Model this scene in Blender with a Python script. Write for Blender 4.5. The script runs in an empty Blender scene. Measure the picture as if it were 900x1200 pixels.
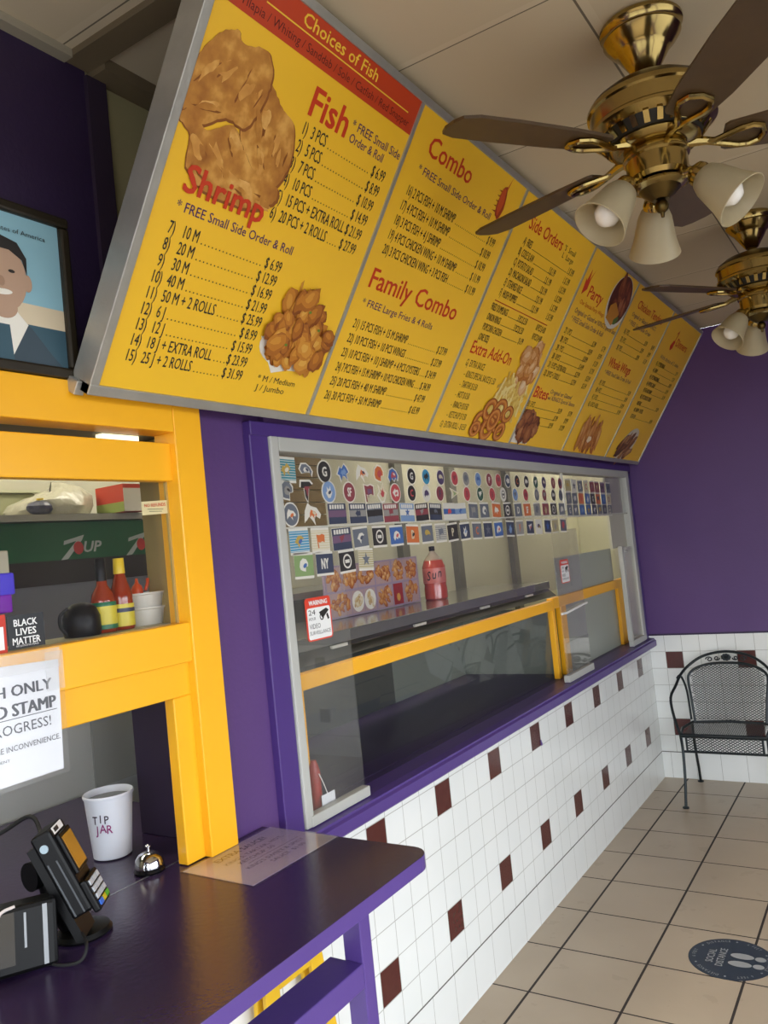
import bpy, bmesh, math, random
from mathutils import Vector, Matrix
C = bpy.context.scene.collection
R_ = math.radians
sin, cos, pi = math.sin, math.cos, math.pi
rnd = random.Random(7)

# ------------------------------------------------------------------ camera, world, light, exposure
cam_d = bpy.data.cameras.new('camera'); cam = bpy.data.objects.new('camera', cam_d); C.objects.link(cam)
_r = ((0.8364, 0.5387, -0.1010), (-0.1107, -0.0145, -0.9937), (-0.5368, 0.8424, 0.0475))
cam.matrix_world = Matrix(((_r[0][0], -_r[1][0], -_r[2][0], 1.5003), (_r[0][1], -_r[1][1], -_r[2][1], -5.4824),
                           (_r[0][2], -_r[1][2], -_r[2][2], 1.6851), (0, 0, 0, 1)))
cam_d.sensor_width = 36; cam_d.lens = 942.2 / 1200 * 36; cam_d.clip_start = 0.05
bpy.context.scene.camera = cam
vs = bpy.context.scene.view_settings
vs.view_transform = 'Standard'; vs.look = 'None'; vs.gamma = 1; vs.use_curve_mapping = False
vs.exposure = 0.15
W = bpy.data.worlds.new('sky'); bpy.context.scene.world = W; W.use_nodes = True
bg = W.node_tree.nodes['Background']; bg.inputs[0].default_value = (0.88, 0.94, 1.0, 1); bg.inputs[1].default_value = 6.3

def area(name, loc, rot, sx, sy, power=0, col=(1, 1, 1), portal=False):
    l = bpy.data.lights.new(name, 'AREA'); l.shape = 'RECTANGLE'; l.size = sx; l.size_y = sy; l.energy = power; l.color = col
    o = bpy.data.objects.new(name, l); C.objects.link(o); o.location = loc; o.rotation_euler = rot
    if portal: l.cycles.is_portal = True
    return o
ROOM_X, ROOM_Y = 3.3, -6.7
area('daylight_portal', (1.65, ROOM_Y - .12, 1.28), (R_(90), 0, R_(180)), 2.9, 2.16, portal=True)
area('daylight_portal', (ROOM_X + .12, -4.6, 1.33), (R_(90), 0, R_(90)), 4.2, 2.06, portal=True)

# ------------------------------------------------------------------ materials
def lin(c):
    if isinstance(c, str):
        c = [int(c[i:i + 2], 16) / 255 for i in (0, 2, 4)]
        c = [x / 12.92 if x <= .04045 else ((x + .055) / 1.055) ** 2.4 for x in c]
    return (c[0], c[1], c[2], 1)
_mats = {}
def mat(name, col, rough=.5, metal=0, var=0, vscale=8, bump=0, bscale=60, spec=.5, coat=0, trans=0, alpha=1):
    if name in _mats: return _mats[name]
    m = bpy.data.materials.new(name); m.use_nodes = True; nt = m.node_tree; N = nt.nodes; L = nt.links
    b = N['Principled BSDF']; c = lin(col)
    b.inputs['Base Color'].default_value = c; b.inputs['Roughness'].default_value = rough; b.inputs['Metallic'].default_value = metal
    b.inputs['Specular IOR Level'].default_value = spec; b.inputs['Coat Weight'].default_value = coat
    b.inputs['Transmission Weight'].default_value = trans; b.inputs['Alpha'].default_value = alpha
    if var or bump:
        tc = N.new('ShaderNodeTexCoord')
    if var:
        n = N.new('ShaderNodeTexNoise'); n.inputs['Scale'].default_value = vscale; n.inputs['Detail'].default_value = 5
        L.new(tc.outputs['Object'], n.inputs['Vector'])
        mx = N.new('ShaderNodeMix'); mx.data_type = 'RGBA'
        mx.inputs['A'].default_value = tuple(x * (1 - var) for x in c[:3]) + (1,); mx.inputs['B'].default_value = tuple(min(1, x * (1 + var)) for x in c[:3]) + (1,)
        L.new(n.outputs['Fac'], mx.inputs['Factor']); L.new(mx.outputs['Result'], b.inputs['Base Color'])
    if bump:
        n2 = N.new('ShaderNodeTexNoise'); n2.inputs['Scale'].default_value = bscale; n2.inputs['Detail'].default_value = 3
        L.new(tc.outputs['Object'], n2.inputs['Vector'])
        bp = N.new('ShaderNodeBump'); bp.inputs['Strength'].default_value = bump; bp.inputs['Distance'].default_value = .01
        L.new(n2.outputs['Fac'], bp.inputs['Height']); L.new(bp.outputs['Normal'], b.inputs['Normal'])
    _mats[name] = m; return m

class G:
    """tiny node-graph helper"""
    def __init__(s, name):
        s.m = bpy.data.materials.new(name); s.m.use_nodes = True; s.nt = s.m.node_tree; s.b = s.nt.nodes['Principled BSDF']
    def link(s, v, inp):
        if isinstance(v, (int, float)): inp.default_value = v
        else: s.nt.links.new(v, inp)
    def math(s, op, a, b=0, c=0):
        n = s.nt.nodes.new('ShaderNodeMath'); n.operation = op
        for i, v in enumerate((a, b, c)): s.link(v, n.inputs[i])
        return n.outputs[0]
    def xyz(s):
        tc = s.nt.nodes.new('ShaderNodeTexCoord'); sp = s.nt.nodes.new('ShaderNodeSeparateXYZ')
        s.nt.links.new(tc.outputs['Object'], sp.inputs[0]); s.obj = tc.outputs['Object']
        return sp.outputs
    def noise(s, scale, detail=4, vec=None):
        n = s.nt.nodes.new('ShaderNodeTexNoise'); n.inputs['Scale'].default_value = scale; n.inputs['Detail'].default_value = detail
        s.nt.links.new(vec or s.obj, n.inputs['Vector']); return n.outputs['Fac']
    def mix(s, f, a, b):
        n = s.nt.nodes.new('ShaderNodeMix'); n.data_type = 'RGBA'; s.link(f, n.inputs['Factor'])
        for v, k in ((a, 'A'), (b, 'B')):
            if isinstance(v, (tuple, str, list)): n.inputs[k].default_value = lin(v)
            else: s.nt.links.new(v, n.inputs[k])
        return n.outputs['Result']
    def line(s, u, pitch, off, width):
        """1 within a joint of the given width around off + k*pitch"""
        t = s.math('DIVIDE', s.math('SUBTRACT', u, off), pitch)
        fr = s.math('ABSOLUTE', s.math('SUBTRACT', s.math('FRACT', s.math('ADD', t, .5)), .5))
        return s.math('LESS_THAN', fr, width / pitch / 2)
    def cell(s, u, pitch, off): return s.math('FLOOR', s.math('DIVIDE', s.math('SUBTRACT', u, off), pitch))
    def mx(s, a, b): return s.math('MAXIMUM', a, b)

TP, TH = 0.11, 0.170       # wall tile pitch, height of the base course
def tile_wall(name, axis, sign, off, redoff, baseoff):
    g = G(name); xyz = g.xyz(); u = g.math('MULTIPLY', xyz[axis], sign); z = xyz[2]
    up = g.math('GREATER_THAN', z, TH)
    j_up = g.mx(g.line(u, TP, off, .0028), g.line(z, TP, TH, .0028))
    j_lo = g.line(u, .155, baseoff, .0026)
    j_h = g.math('LESS_THAN', g.math('ABSOLUTE', g.math('SUBTRACT', z, TH)), .0028)
    joint = g.mx(g.mx(g.math('MULTIPLY', j_up, up), g.math('MULTIPLY', j_lo, g.math('SUBTRACT', 1, up))), j_h)
    col = g.cell(u, TP, redoff); row = g.cell(z, TP, TH)
    c4 = g.math('LESS_THAN', g.math('ABSOLUTE', g.math('SUBTRACT', g.math('FRACT', g.math('ADD', g.math('DIVIDE', col, 4), .125)), .125)), .05)
    rr = g.mx(g.math('COMPARE', row, 1, .3), g.math('COMPARE', row, 5, .3))
    red = g.math('MULTIPLY', g.math('MULTIPLY', c4, rr), up)
    n = g.noise(3, 3)
    white = g.mix(n, 'e0e3e0', 'eeefec')
    dark = g.mix(g.noise(40), '4a211f', '582a27')
    base = g.mix(red, white, dark)
    base = g.mix(joint, base, g.mix(j_h, 'a9a9a2', '55524e'))
    g.nt.links.new(base, g.b.inputs['Base Color'])
    g.link(g.math('ADD', g.math('MULTIPLY', joint, .5), .16), g.b.inputs['Roughness'])
    bp = g.nt.nodes.new('ShaderNodeBump'); bp.inputs['Strength'].default_value = .35; bp.inputs['Distance'].default_value = .002
    g.link(g.math('SUBTRACT', 1, joint), bp.inputs['Height']); g.nt.links.new(bp.outputs['Normal'], g.b.inputs['Normal'])
    return g.m
M_tile_left = tile_wall('wall_tile_side', 1, -1, 2.083 * TP, 2.083 * TP, .03)
M_tile_back = tile_wall('wall_tile_end', 0, 1, .874 * TP, .874 * TP, .055)
M_tile_right = tile_wall('wall_tile_plain', 1, -1, 0, .01, .03)

g = G('floor_tile'); X, Y, Z = g.xyz()
joint = g.mx(g.line(X, .3456, .1478, .0095), g.line(Y, .3442, -2.6998, .007))
cellv = g.math('ADD', g.math('MULTIPLY', g.cell(X, .3456, .1478), 7.13), g.math('MULTIPLY', g.cell(Y, .3442, -2.6998), 3.71))
rndv = g.math('FRACT', g.math('MULTIPLY', g.math('SINE', cellv), 43.7))
c1 = g.mix(g.noise(2.5, 6), 'a3927b', 'c2b199'); c2 = g.mix(g.math('MULTIPLY', rndv, .35), c1, 'b3a18a')
c3 = g.mix(g.math('MULTIPLY', g.math('GREATER_THAN', g.noise(9, 6), .64), .18), c2, '8f7c66')
g.nt.links.new(g.mix(joint, c3, '2d2521'), g.b.inputs['Base Color'])
g.link(g.math('ADD', g.math('MULTIPLY', joint, .4), .34), g.b.inputs['Roughness'])
bp = g.nt.nodes.new('ShaderNodeBump'); bp.inputs['Strength'].default_value = .4; bp.inputs['Distance'].default_value = .003
g.link(g.math('SUBTRACT', 1, joint), bp.inputs['Height']); g.nt.links.new(bp.outputs['Normal'], g.b.inputs['Normal'])
M_floor = g.m

g = G('ceiling_panel'); X, Y, Z = g.xyz()
seam = g.mx(g.line(X, .61, 1.003, .006), g.line(Y, .61, -3.712, .004))
tb = g.mx(g.line(X, .61, 1.016, .024), g.line(Y, .61, -3.722, .022))
cc = g.mix(g.noise(1.2, 4), 'bdae92', 'c9bba0'); cc = g.mix(g.math('MULTIPLY', tb, .4), cc, 'd0c4aa')
g.nt.links.new(g.mix(seam, cc, '6b6152'), g.b.inputs['Base Color']); g.b.inputs['Roughness'].default_value = .8
M_ceil = g.m

def paint(name, a, b, rough=.5, bump=.25, sc=90):
    g = G(name); g.xyz(); n = g.noise(3, 5)
    g.nt.links.new(g.mix(n, a, b), g.b.inputs['Base Color']); g.b.inputs['Roughness'].default_value = rough
    bp = g.nt.nodes.new('ShaderNodeBump'); bp.inputs['Strength'].default_value = bump; bp.inputs['Distance'].default_value = .002
    g.link(g.noise(sc, 3), bp.inputs['Height']); g.nt.links.new(bp.outputs['Normal'], g.b.inputs['Normal'])
    return g.m
M_purple = paint('purple_wall_paint', '50336a', '5a3c76', .5, .4)
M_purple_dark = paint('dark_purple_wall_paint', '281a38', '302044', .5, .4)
M_purple_trim = paint('purple_trim_paint', '4e387c', '574088', .35, .2, 40)
M_purple_side = paint('deep_purple_trim_paint', '432b6e', '4b327a', .4, .2, 40)
M_beige = paint('beige_wall_paint', 'a29a72', 'aea67e', .7, .1)
M_yellow = paint('yellow_gloss_paint', 'f5b01c', 'fbb824', .33, .12, 30)
M_kitchen = paint('kitchen_wall_paint', 'b7b5a0', 'c2c0ab', .6, .1)
M_grey_wall = paint('pale_grey_panel', 'd0d2ce', 'd8dad6', .5, .1)
M_dark_trim = mat('dark_brown_trim', '6e604a', .6, var=.15)
M_black = mat('black_plastic', '0a0a0b', .4, spec=.25)
M_blackm = mat('matte_black', '141414', .7)
M_alum = mat('brushed_aluminium', 'b4b2aa', .38, .6, var=.22, vscale=14, bump=.1)
M_greyframe = mat('grey_window_frame', 'b3b3ad', .45, 0, var=.08, vscale=6)
M_white = mat('white_plastic', 'ececea', .3)
M_steel = mat('stainless_steel', 'a6a8a6', .3, .85, var=.1)
M_chrome = mat('chrome', 'd8d8da', .08, 1)
M_brass = mat('polished_brass', 'a8925c', .17, 1, var=.1, vscale=20)
M_brass_dark = mat('aged_brass', '5d4c2a', .35, 1)
M_iron = mat('dark_green_iron', '1b2428', .4, .3, var=.2)
M_paper = mat('white_paper', 'e9eaee', .6)
M_ink = mat('black_ink', '22211f', .6)
M_red = mat('red_print', 'c2321d', .5)
M_redtxt = mat('red_lettering', 'cc3a14', .5)
M_menu = mat('yellow_menu_print', 'f8c42c', .42, var=.03, vscale=2)
M_band = mat('orange_red_band', 'c2401a', .45)
M_ytxt = mat('yellow_lettering', 'f2c83a', .5)
M_purtxt = mat('purple_lettering', '4a1f5c', .5)
def flat(name, c, rough=.5): return mat('print_' + name, c, rough)

def glass(name, tint=(1, 1, 1), haze=.03, hazecol='c8ccc4', rough=.0, ior=1.45):
    m = bpy.data.materials.new(name); m.use_nodes = True; nt = m.node_tree; nt.nodes.clear(); N = nt.nodes.new; L = nt.links.new
    out = N('ShaderNodeOutputMaterial'); tr = N('ShaderNodeBsdfTransparent'); tr.inputs[0].default_value = lin(tint)
    gl = N('ShaderNodeBsdfGlossy'); gl.inputs['Roughness'].default_value = rough
    lw = N('ShaderNodeLayerWeight'); lw.inputs['Blend'].default_value = .5
    pw = N('ShaderNodeMath'); pw.operation = 'POWER'; pw.inputs[1].default_value = 5; L(lw.outputs['Facing'], pw.inputs[0])
    fr = N('ShaderNodeMath'); fr.operation = 'MULTIPLY_ADD'; fr.inputs[1].default_value = .93; fr.inputs[2].default_value = .035; L(pw.outputs[0], fr.inputs[0])
    df = N('ShaderNodeBsdfDiffuse'); df.inputs[0].default_value = lin(hazecol)
    tc = N('ShaderNodeTexCoord'); no = N('ShaderNodeTexNoise'); no.inputs['Scale'].default_value = 6; no.inputs['Detail'].default_value = 6
    L(tc.outputs['Object'], no.inputs['Vector'])
    mu = N('ShaderNodeMath'); mu.operation = 'MULTIPLY'; mu.inputs[1].default_value = haze * 2; L(no.outputs['Fac'], mu.inputs[0])
    m1 = N('ShaderNodeMixShader'); L(mu.outputs[0], m1.inputs[0]); L(tr.outputs[0], m1.inputs[1]); L(df.outputs[0], m1.inputs[2])
    m2 = N('ShaderNodeMixShader'); L(fr.outputs[0], m2.inputs[0]); L(m1.outputs[0], m2.inputs[1]); L(gl.outputs[0], m2.inputs[2])
    L(m2.outputs[0], out.inputs[0]); return m
M_glass = glass('clear_window_glass', haze=.009)
M_guard = glass('tilted_guard_glass', haze=.05, hazecol='8a8f88')
M_plexi = glass('scuffed_plexiglass', haze=.06, hazecol='b9b9b0')
M_frost = glass('hazy_acrylic', haze=.42, hazecol='b8bdb0')
M_sleeve = glass('plastic_sleeve', haze=.02, hazecol='ffffff', rough=.1)
def emit(name, col, s):
    m = bpy.data.materials.new(name); m.use_nodes = True; b = m.node_tree.nodes['Principled BSDF']
    b.inputs['Emission Color'].default_value = lin(col); b.inputs['Emission Strength'].default_value = s; return m

# ------------------------------------------------------------------ mesh builder
class MB:
    def __init__(s): s.bm = bmesh.new(); s.mi = 0
    def _new(s, verts, faces):
        vs_ = [s.bm.verts.new(v) for v in verts]
        for f in faces:
            try:
                fa = s.bm.faces.new([vs_[i] for i in f]); fa.material_index = s.mi
            except ValueError: pass
        return vs_
    def m(s, i): s.mi = i; return s
    def box(s, x0, x1, y0, y1, z0, z1, bev=0, M=None):
        x0, x1 = sorted((x0, x1)); y0, y1 = sorted((y0, y1)); z0, z1 = sorted((z0, z1))
        v = [(x, y, z) for x in (x0, x1) for y in (y0, y1) for z in (z0, z1)]
        if M: v = [M @ Vector(p) for p in v]
        vv = s._new(v, [(0, 1, 3, 2), (4, 6, 7, 5), (0, 4, 5, 1), (2, 3, 7, 6), (0, 2, 6, 4), (1, 5, 7, 3)])
        if bev:
            es = list({e for q in vv for e in q.link_edges})
            r = bmesh.ops.bevel(s.bm, geom=es, offset=bev, segments=2, affect='EDGES', profile=.5)
            for f in r['faces']: f.material_index = s.mi
        return s
    def prism(s, pts, z0, z1, M=None):
        """closed outline in xy extruded z0..z1"""
        n = len(pts); M = M or Matrix()
        v = [M @ Vector((p[0], p[1], z0)) for p in pts] + [M @ Vector((p[0], p[1], z1)) for p in pts]
        s._new(v, [tuple(range(n))[::-1], tuple(range(n, 2 * n))] + [(i, (i + 1) % n, n + (i + 1) % n, n + i) for i in range(n)]); return s
    def poly(s, pts, z=0, M=None):
        M = M or Matrix(); s._new([M @ Vector((p[0], p[1], z)) for p in pts], [tuple(range(len(pts)))]); return s
    def rect(s, x0, x1, y0, y1, z=0): return s.poly([(x0, y0), (x1, y0), (x1, y1), (x0, y1)], z)
    def ell(s, cx, cy, rx, ry, z=0, n=28, a=0, seed=None, wob=0):
        r0 = random.Random(seed); ph = [r0.uniform(0, 6.3) for _ in range(4)] if seed is not None else None
        P = []
        for i in range(n):
            t = 2 * pi * i / n; k = 1
            if ph: k += wob * (.5 * sin(2 * t + ph[0]) + .4 * sin(3 * t + ph[1]) + .35 * sin(5 * t + ph[2]) + .25 * sin(9 * t + ph[3]))
            x, y = rx * k * cos(t), ry * k * sin(t); P.append((cx + x * cos(a) - y * sin(a), cy + x * sin(a) + y * cos(a)))
        return s.poly(P, z)
    def ring(s, cx, cy, r0, r1, z=0, n=32):
        v = [(cx + r * cos(2 * pi * i / n), cy + r * sin(2 * pi * i / n), z) for r in (r0, r1) for i in range(n)]
        s._new(v, [(i, (i + 1) % n, n + (i + 1) % n, n + i) for i in range(n)]); return s
    def lathe(s, prof, n=32, M=None, cap=True):
        M = M or Matrix(); rings = []
        v = []
        for r, z in prof: v += [M @ Vector((r * cos(2 * pi * i / n), r * sin(2 * pi * i / n), z)) for i in range(n)]
        f = [(k * n + i, k * n + (i + 1) % n, (k + 1) * n + (i + 1) % n, (k + 1) * n + i) for k in range(len(prof) - 1) for i in range(n)]
        if cap: f += [tuple(range(n))[::-1], tuple(range((len(prof) - 1) * n, len(prof) * n))]
        s._new(v, f); return s
    def tube(s, pts, r, n=8, closed=False):
        pts = [Vector(p) for p in pts]; k = len(pts); rr = r if isinstance(r, (list, tuple)) else [r] * k; v = []
        up = None
        for i, p in enumerate(pts):
            a = pts[(i - 1) % k] if closed or i > 0 else p; b = pts[(i + 1) % k] if closed or i < k - 1 else p
            t = (b - a).normalized()
            if up is None: up = Vector((0, 0, 1)) if abs(t.z) < .9 else Vector((1, 0, 0))
            u = t.cross(up)
            if u.length < 1e-5: u = t.orthogonal()
            u.normalize(); w = u.cross(t); up = w
            v += [p + u * rr[i] * cos(2 * pi * j / n) + w * rr[i] * sin(2 * pi * j / n) for j in range(n)]
        f = []
        for i in range(k if closed else k - 1):
            i2 = (i + 1) % k
            f += [(i * n + j, i * n + (j + 1) % n, i2 * n + (j + 1) % n, i2 * n + j) for j in range(n)]
        if not closed: f += [tuple(range(n))[::-1], tuple(range((k - 1) * n, k * n))]
        s._new(v, f); return s
    def sph(s, c, r, n=16, sc=(1, 1, 1)):
        k = n // 2; prof = [(max(1e-4, r * sin(pi * i / k)), -r * cos(pi * i / k)) for i in range(k + 1)]
        return s.lathe(prof, n, Matrix.Translation(c) @ Matrix.Diagonal((*sc, 1)))
    def add(s, me, M=None):
        """append a text mesh"""
        v = [M @ w.co for w in me.vertices] if M else [w.co for w in me.vertices]
        s._new(v, [tuple(p.vertices) for p in me.polygons]); return s
    def build(s, name, mats, parent=None, smooth=False, sub=0, bevel=0):
        root = parent
        while root is not None and root.parent: root = root.parent
        o_ = Vector((0, 0, 0))
        if root is not None and root.get('_org'): o_ = Vector(root['_org'])
        if o_.length: bmesh.ops.translate(s.bm, verts=s.bm.verts, vec=-o_)
        bmesh.ops.recalc_face_normals(s.bm, faces=[f for f in s.bm.faces])
        me = bpy.data.meshes.new(name); s.bm.to_mesh(me); s.bm.free()
        if not isinstance(mats, (list, tuple)): mats = [mats]
        for q in mats: me.materials.append(q)
        ob = bpy.data.objects.new(name, me); C.objects.link(ob)
        if parent is not None: ob.parent = parent
        if smooth:
            me.shade_auto_smooth() if hasattr(me, 'shade_auto_smooth') else None
            for p in me.polygons: p.use_smooth = True
            md = ob.modifiers.new('sharp', 'EDGE_SPLIT'); md.split_angle = R_(38)
        if bevel:
            md = ob.modifiers.new('bevel', 'BEVEL'); md.width = bevel; md.segments = 2; md.limit_method = 'ANGLE'
        return ob

def tag(o, label, cat, group=None, kind=None):
    if label: o['label'] = label
    if cat: o['category'] = cat
    if group: o['group'] = group
    if kind: o['kind'] = kind
    return o
def thing(name, label, cat, loc=(0, 0, 0), group=None, local=False, mat_=None):
    """Empty at the base of a thing; parts are modelled in room coordinates unless local"""
    o = bpy.data.objects.new(name, None); C.objects.link(o); o.empty_display_size = .05
    if mat_ is not None: o.matrix_world = mat_
    else: o.location = loc
    if not local: o['_org'] = list(loc)
    return tag(o, label, cat, group)
def struct(name, mb, mats, parent=None, label=None, **k):
    o = mb.build(name, mats, parent, **k)
    if parent is None: o['kind'] = 'structure'
    if label: o['label'] = label
    return o
def sroot(name, label=None):
    o = bpy.data.objects.new(name, None); C.objects.link(o); o['kind'] = 'structure'
    if label: o['label'] = label
    return o
def bevelled(o, w=.003):
    md = o.modifiers.new('bevel', 'BEVEL'); md.width = w; md.segments = 2; md.limit_method = 'ANGLE'; return o

def sm(pts, n=6):
    pts = [Vector(p) for p in pts]; out = []
    for i in range(len(pts) - 1):
        p0 = pts[max(0, i - 1)]; p1 = pts[i]; p2 = pts[i + 1]; p3 = pts[min(len(pts) - 1, i + 2)]
        for k in range(n):
            t = k / n; out.append(.5 * ((2 * p1) + (p2 - p0) * t + (2 * p0 - 5 * p1 + 4 * p2 - p3) * t * t + (3 * p1 - p0 - 3 * p2 + p3) * t ** 3))
    return out + [pts[-1]]

# ------------------------------------------------------------------ lettering
_tc = {}
def tmesh(txt, bold=0, shear=0):
    k = (txt, bold, shear)
    if k in _tc: return _tc[k]
    cu = bpy.data.curves.new('t', 'FONT'); cu.body = txt; cu.resolution_u = 2; cu.offset = bold; cu.shear = shear
    o = bpy.data.objects.new('t', cu); C.objects.link(o)
    dg = bpy.context.evaluated_depsgraph_get(); dg.update()
    me = bpy.data.meshes.new_from_object(o.evaluated_get(dg)); bpy.data.objects.remove(o); bpy.data.curves.remove(cu)
    xs = [v.co.x for v in me.vertices] or [0, 1]
    _tc[k] = (me, min(xs), max(xs)); return _tc[k]
_h = tmesh('H')[0]; CAP = max(v.co.y for v in _h.vertices)
def text(mb, txt, x, y, h, w=None, cond=.8, align='l', z=.0008, bold=0, shear=0, rot=0, maxw=None):
    """text of cap height h with its baseline at x, y; returns its width"""
    me, a, b = tmesh(txt, 0, shear); sy = h / CAP
    sx = (w / (b - a)) if w else sy * cond
    if maxw and (b - a) * sx > maxw: sx = maxw / (b - a)
    wd = (b - a) * sx; x0 = {'l': 0, 'r': -wd, 'c': -wd / 2}[align]
    M = Matrix.Translation((x, y, z)) @ Matrix.Rotation(rot, 4, 'Z') @ Matrix(((sx, 0, 0, x0 - a * sx), (0, sy, 0, 0), (0, 0, 1, 0), (0, 0, 0, 1)))
    d = bold * sy * .9
    for q_, (ox, oy) in enumerate(((0, 0),) if not bold else ((-d, 0), (d, 0), (0, d * .7), (0, -d * .7)) if bold < .01 else ((-d, -d * .7), (d, -d * .7), (-d, d * .7), (d, d * .7), (0, 0))):
        mb.add(me, Matrix.Translation((ox, oy, .00004 * q_)) @ M)
    return wd
WALLROT = Matrix(((0, 0, 1, 0), (1, 0, 0, 0), (0, 1, 0, 0), (0, 0, 0, 1)))     # local x -> +y, local y -> +z, local z -> +x
def onwall(x, y, z, tilt=0): return Matrix.Translation((x, y, z)) @ WALLROT @ Matrix.Rotation(tilt, 4, 'Z')

# ================================================================== ROOM SHELL
CZ = 2.90
struct('floor', MB().box(-.02, ROOM_X, ROOM_Y, 0, -.1, 0), M_floor)
struct('floor', MB().box(-1.5, -.12, -6.2, 2.6, -.1, 0), mat('kitchen_floor_vinyl', '5b5148', .5))
struct('floor', MB().box(-20, 30, -30, ROOM_Y - .15, -.2, -.06).box(ROOM_X + .15, 30, ROOM_Y - .15, 12, -.2, -.06), mat('pavement_asphalt', '8a8781', .85, var=.1), label='dark grey pavement outside the storefront')
struct('ceiling', MB().box(-.1, ROOM_X, ROOM_Y, 0.0, CZ, CZ + .1), M_ceil)
# side wall with the two service windows
wl = sroot('wall_left')
MB().box(-.1, 0, ROOM_Y, 0, 0, .900).build('tile_wainscot', M_tile_left, wl)
MB().box(-.12, -.02, -3.995, -3.70, .925, 2.14).build('purple_wall_strip', M_purple, wl)
MB().box(-.1, 0, ROOM_Y, -5.35, .925, CZ).build('purple_wall_panel', M_purple, wl)
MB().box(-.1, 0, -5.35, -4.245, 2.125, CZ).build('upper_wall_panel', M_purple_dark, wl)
MB().box(-.1, -.004, -4.245, 0, 2.125, CZ).build('unpainted_wall_panel', M_beige, wl)
MB().box(-.1, 0, -3.72, 0, 2.03, 2.125).build('purple_header', M_purple, wl)
MB().box(-.1, 0, -.085, 0, .925, 2.04).build('end_post', M_purple_trim, wl)
struct('wall_back', MB().m(0).box(-.1, ROOM_X + .1, 0, .1, 0, .94).m(1).box(-.1, ROOM_X + .1, .002, .1, .94, CZ), [M_tile_back, M_purple])
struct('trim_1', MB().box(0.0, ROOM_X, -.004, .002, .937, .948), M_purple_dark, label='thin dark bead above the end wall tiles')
wr = MB().m(0).box(ROOM_X, ROOM_X + .1, -2.5, 0, 0, .94).m(1).box(ROOM_X, ROOM_X + .1, -2.5, 0, .94, CZ).box(ROOM_X, ROOM_X + .1, ROOM_Y, -2.5, 2.36, CZ)
wr.m(1).box(ROOM_X, ROOM_X + .1, ROOM_Y, -2.5, 0, .3).box(ROOM_X, ROOM_X + .1, ROOM_Y, ROOM_Y + .2, .3, 2.36).box(ROOM_X, ROOM_X + .1, -4.6, -4.5, .3, 2.36)
struct('wall_right', wr, [M_tile_right, M_purple])
wf = MB().box(-.1, ROOM_X + .1, ROOM_Y - .1, ROOM_Y, 2.36, CZ).box(-.1, .2, ROOM_Y - .1, ROOM_Y, 0, 2.36).box(3.1, ROOM_X + .1, ROOM_Y - .1, ROOM_Y, 0, 2.36).box(.2, 3.1, ROOM_Y - .1, ROOM_Y, 0, .2).box(1.6, 1.68, ROOM_Y - .1, ROOM_Y, .2, 2.36)
struct('wall_front', wf, M_purple)
# kitchen shell behind the service windows
struct('wall_kitchen', MB().box(-1.4, -1.3, -6.2, 2.6, 0, 2.75).box(-1.4, -.1, -6.3, -6.2, 0, 2.75).box(-1.4, -.1, 2.6, 2.7, 0, 2.75).box(-.2, -.1, .1, 2.6, 0, 2.75), M_kitchen)
struct('ceiling', MB().box(-1.4, -.1, -6.2, 2.6, 2.75, 2.85), mat('kitchen_ceiling_paint', 'c9c6b4', .7))
# ceiling mouldings behind the menu
struct('trim_2', MB().box(0, .56, -4.30, -4.235, CZ - .016, CZ), M_dark_trim, label='dark flat ceiling strip beside the menu sign end')
struct('trim_3', MB().box(-.003, .06, -4.235, 0, CZ - .03, CZ), M_dark_trim, label='dark strip along the top of the wall behind the menu sign')
struct('trim_4', MB().box(-.003, .012, -4.25, -4.195, 2.126, CZ - .03), mat('dark_purple_trim', '2f2236', .6), label='dark upright strip at the edge of the purple paint')
struct('trim_5', MB().box(0, .03, -5.4, -4.30, CZ - .02, CZ), mat('cream_trim', '9a9280', .6), label='cream moulding along the top of the purple wall')

# ================================================================== SERVICE WINDOW (window_1)
w1 = sroot('window_1', 'long service window in a grey frame with purple surround')
t = MB().box(-.1, .004, -3.79, -3.712, .9, 2.05).build('side_trim', M_purple_side, w1); bevelled(t)
t = MB().box(-.02, .010, -3.79, -.02, 2.044, 2.085).build('head_trim', M_purple_side, w1); bevelled(t)
t = MB().prism([(-.1, .868), (.040, .868), (.046, .874), (.046, .908), (.036, .914), (.036, .921), (.004, .925), (-.1, .925)], -3.72, -.003, Matrix(((1, 0, 0, 0), (0, 0, 1, 0), (0, 1, 0, 0), (0, 0, 0, 1)))).build('sill', M_purple_trim, w1)
MB().sph((.003, -1.991, .728), .009, 12, (.5, .8, 1)).sph((.003, -1.994, .741), .006, 10, (.5, .8, 1)).build('paint_drip', M_purple_trim, w1, smooth=True)
f = MB()
f.box(-.06, .012, -3.7115, -3.676, .9262, 2.046).box(-.06, .012, -.15, -.088, .9262, 2.046).box(-.06, .012, -3.676, -.15, 2.003, 2.046)
bevelled(f.build('frame', M_greyframe, w1), .004)
MB().box(-.012, -.008, -3.676, -1.30, 1.778, 2.004).build('upper_pane', M_glass, w1)
MB().box(-.016, -.012, -1.31, -.15, 1.765, 2.004).build('upper_pane', M_glass, w1)
MB().box(-.016, -.004, -3.676, -1.31, 1.776, 1.781).box(-.02, -.004, -1.31, -.15, 1.763, 1.772).build('pane_lip', mat('pale_clear_edge', 'c9c8bc', .25), w1)
MB().box(-.012, -.004, -1.315, -1.295, 1.80, 2.004).build('tape_strip', mat('white_tape', 'dcdad0', .4), w1)
sp = MB().box(-.004, 0, -3.676, -3.40, .955, 1.776).build('sliding_pane', M_plexi, w1)
bevelled(MB().box(-.014, .016, -3.69, -3.395, .9268, .958).build('pane_rail', M_greyframe, sp), .003)
MB().box(-.004, 0, -3.398, -1.31, 1.40, 1.776).build('middle_pane', M_glass, w1)
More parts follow.
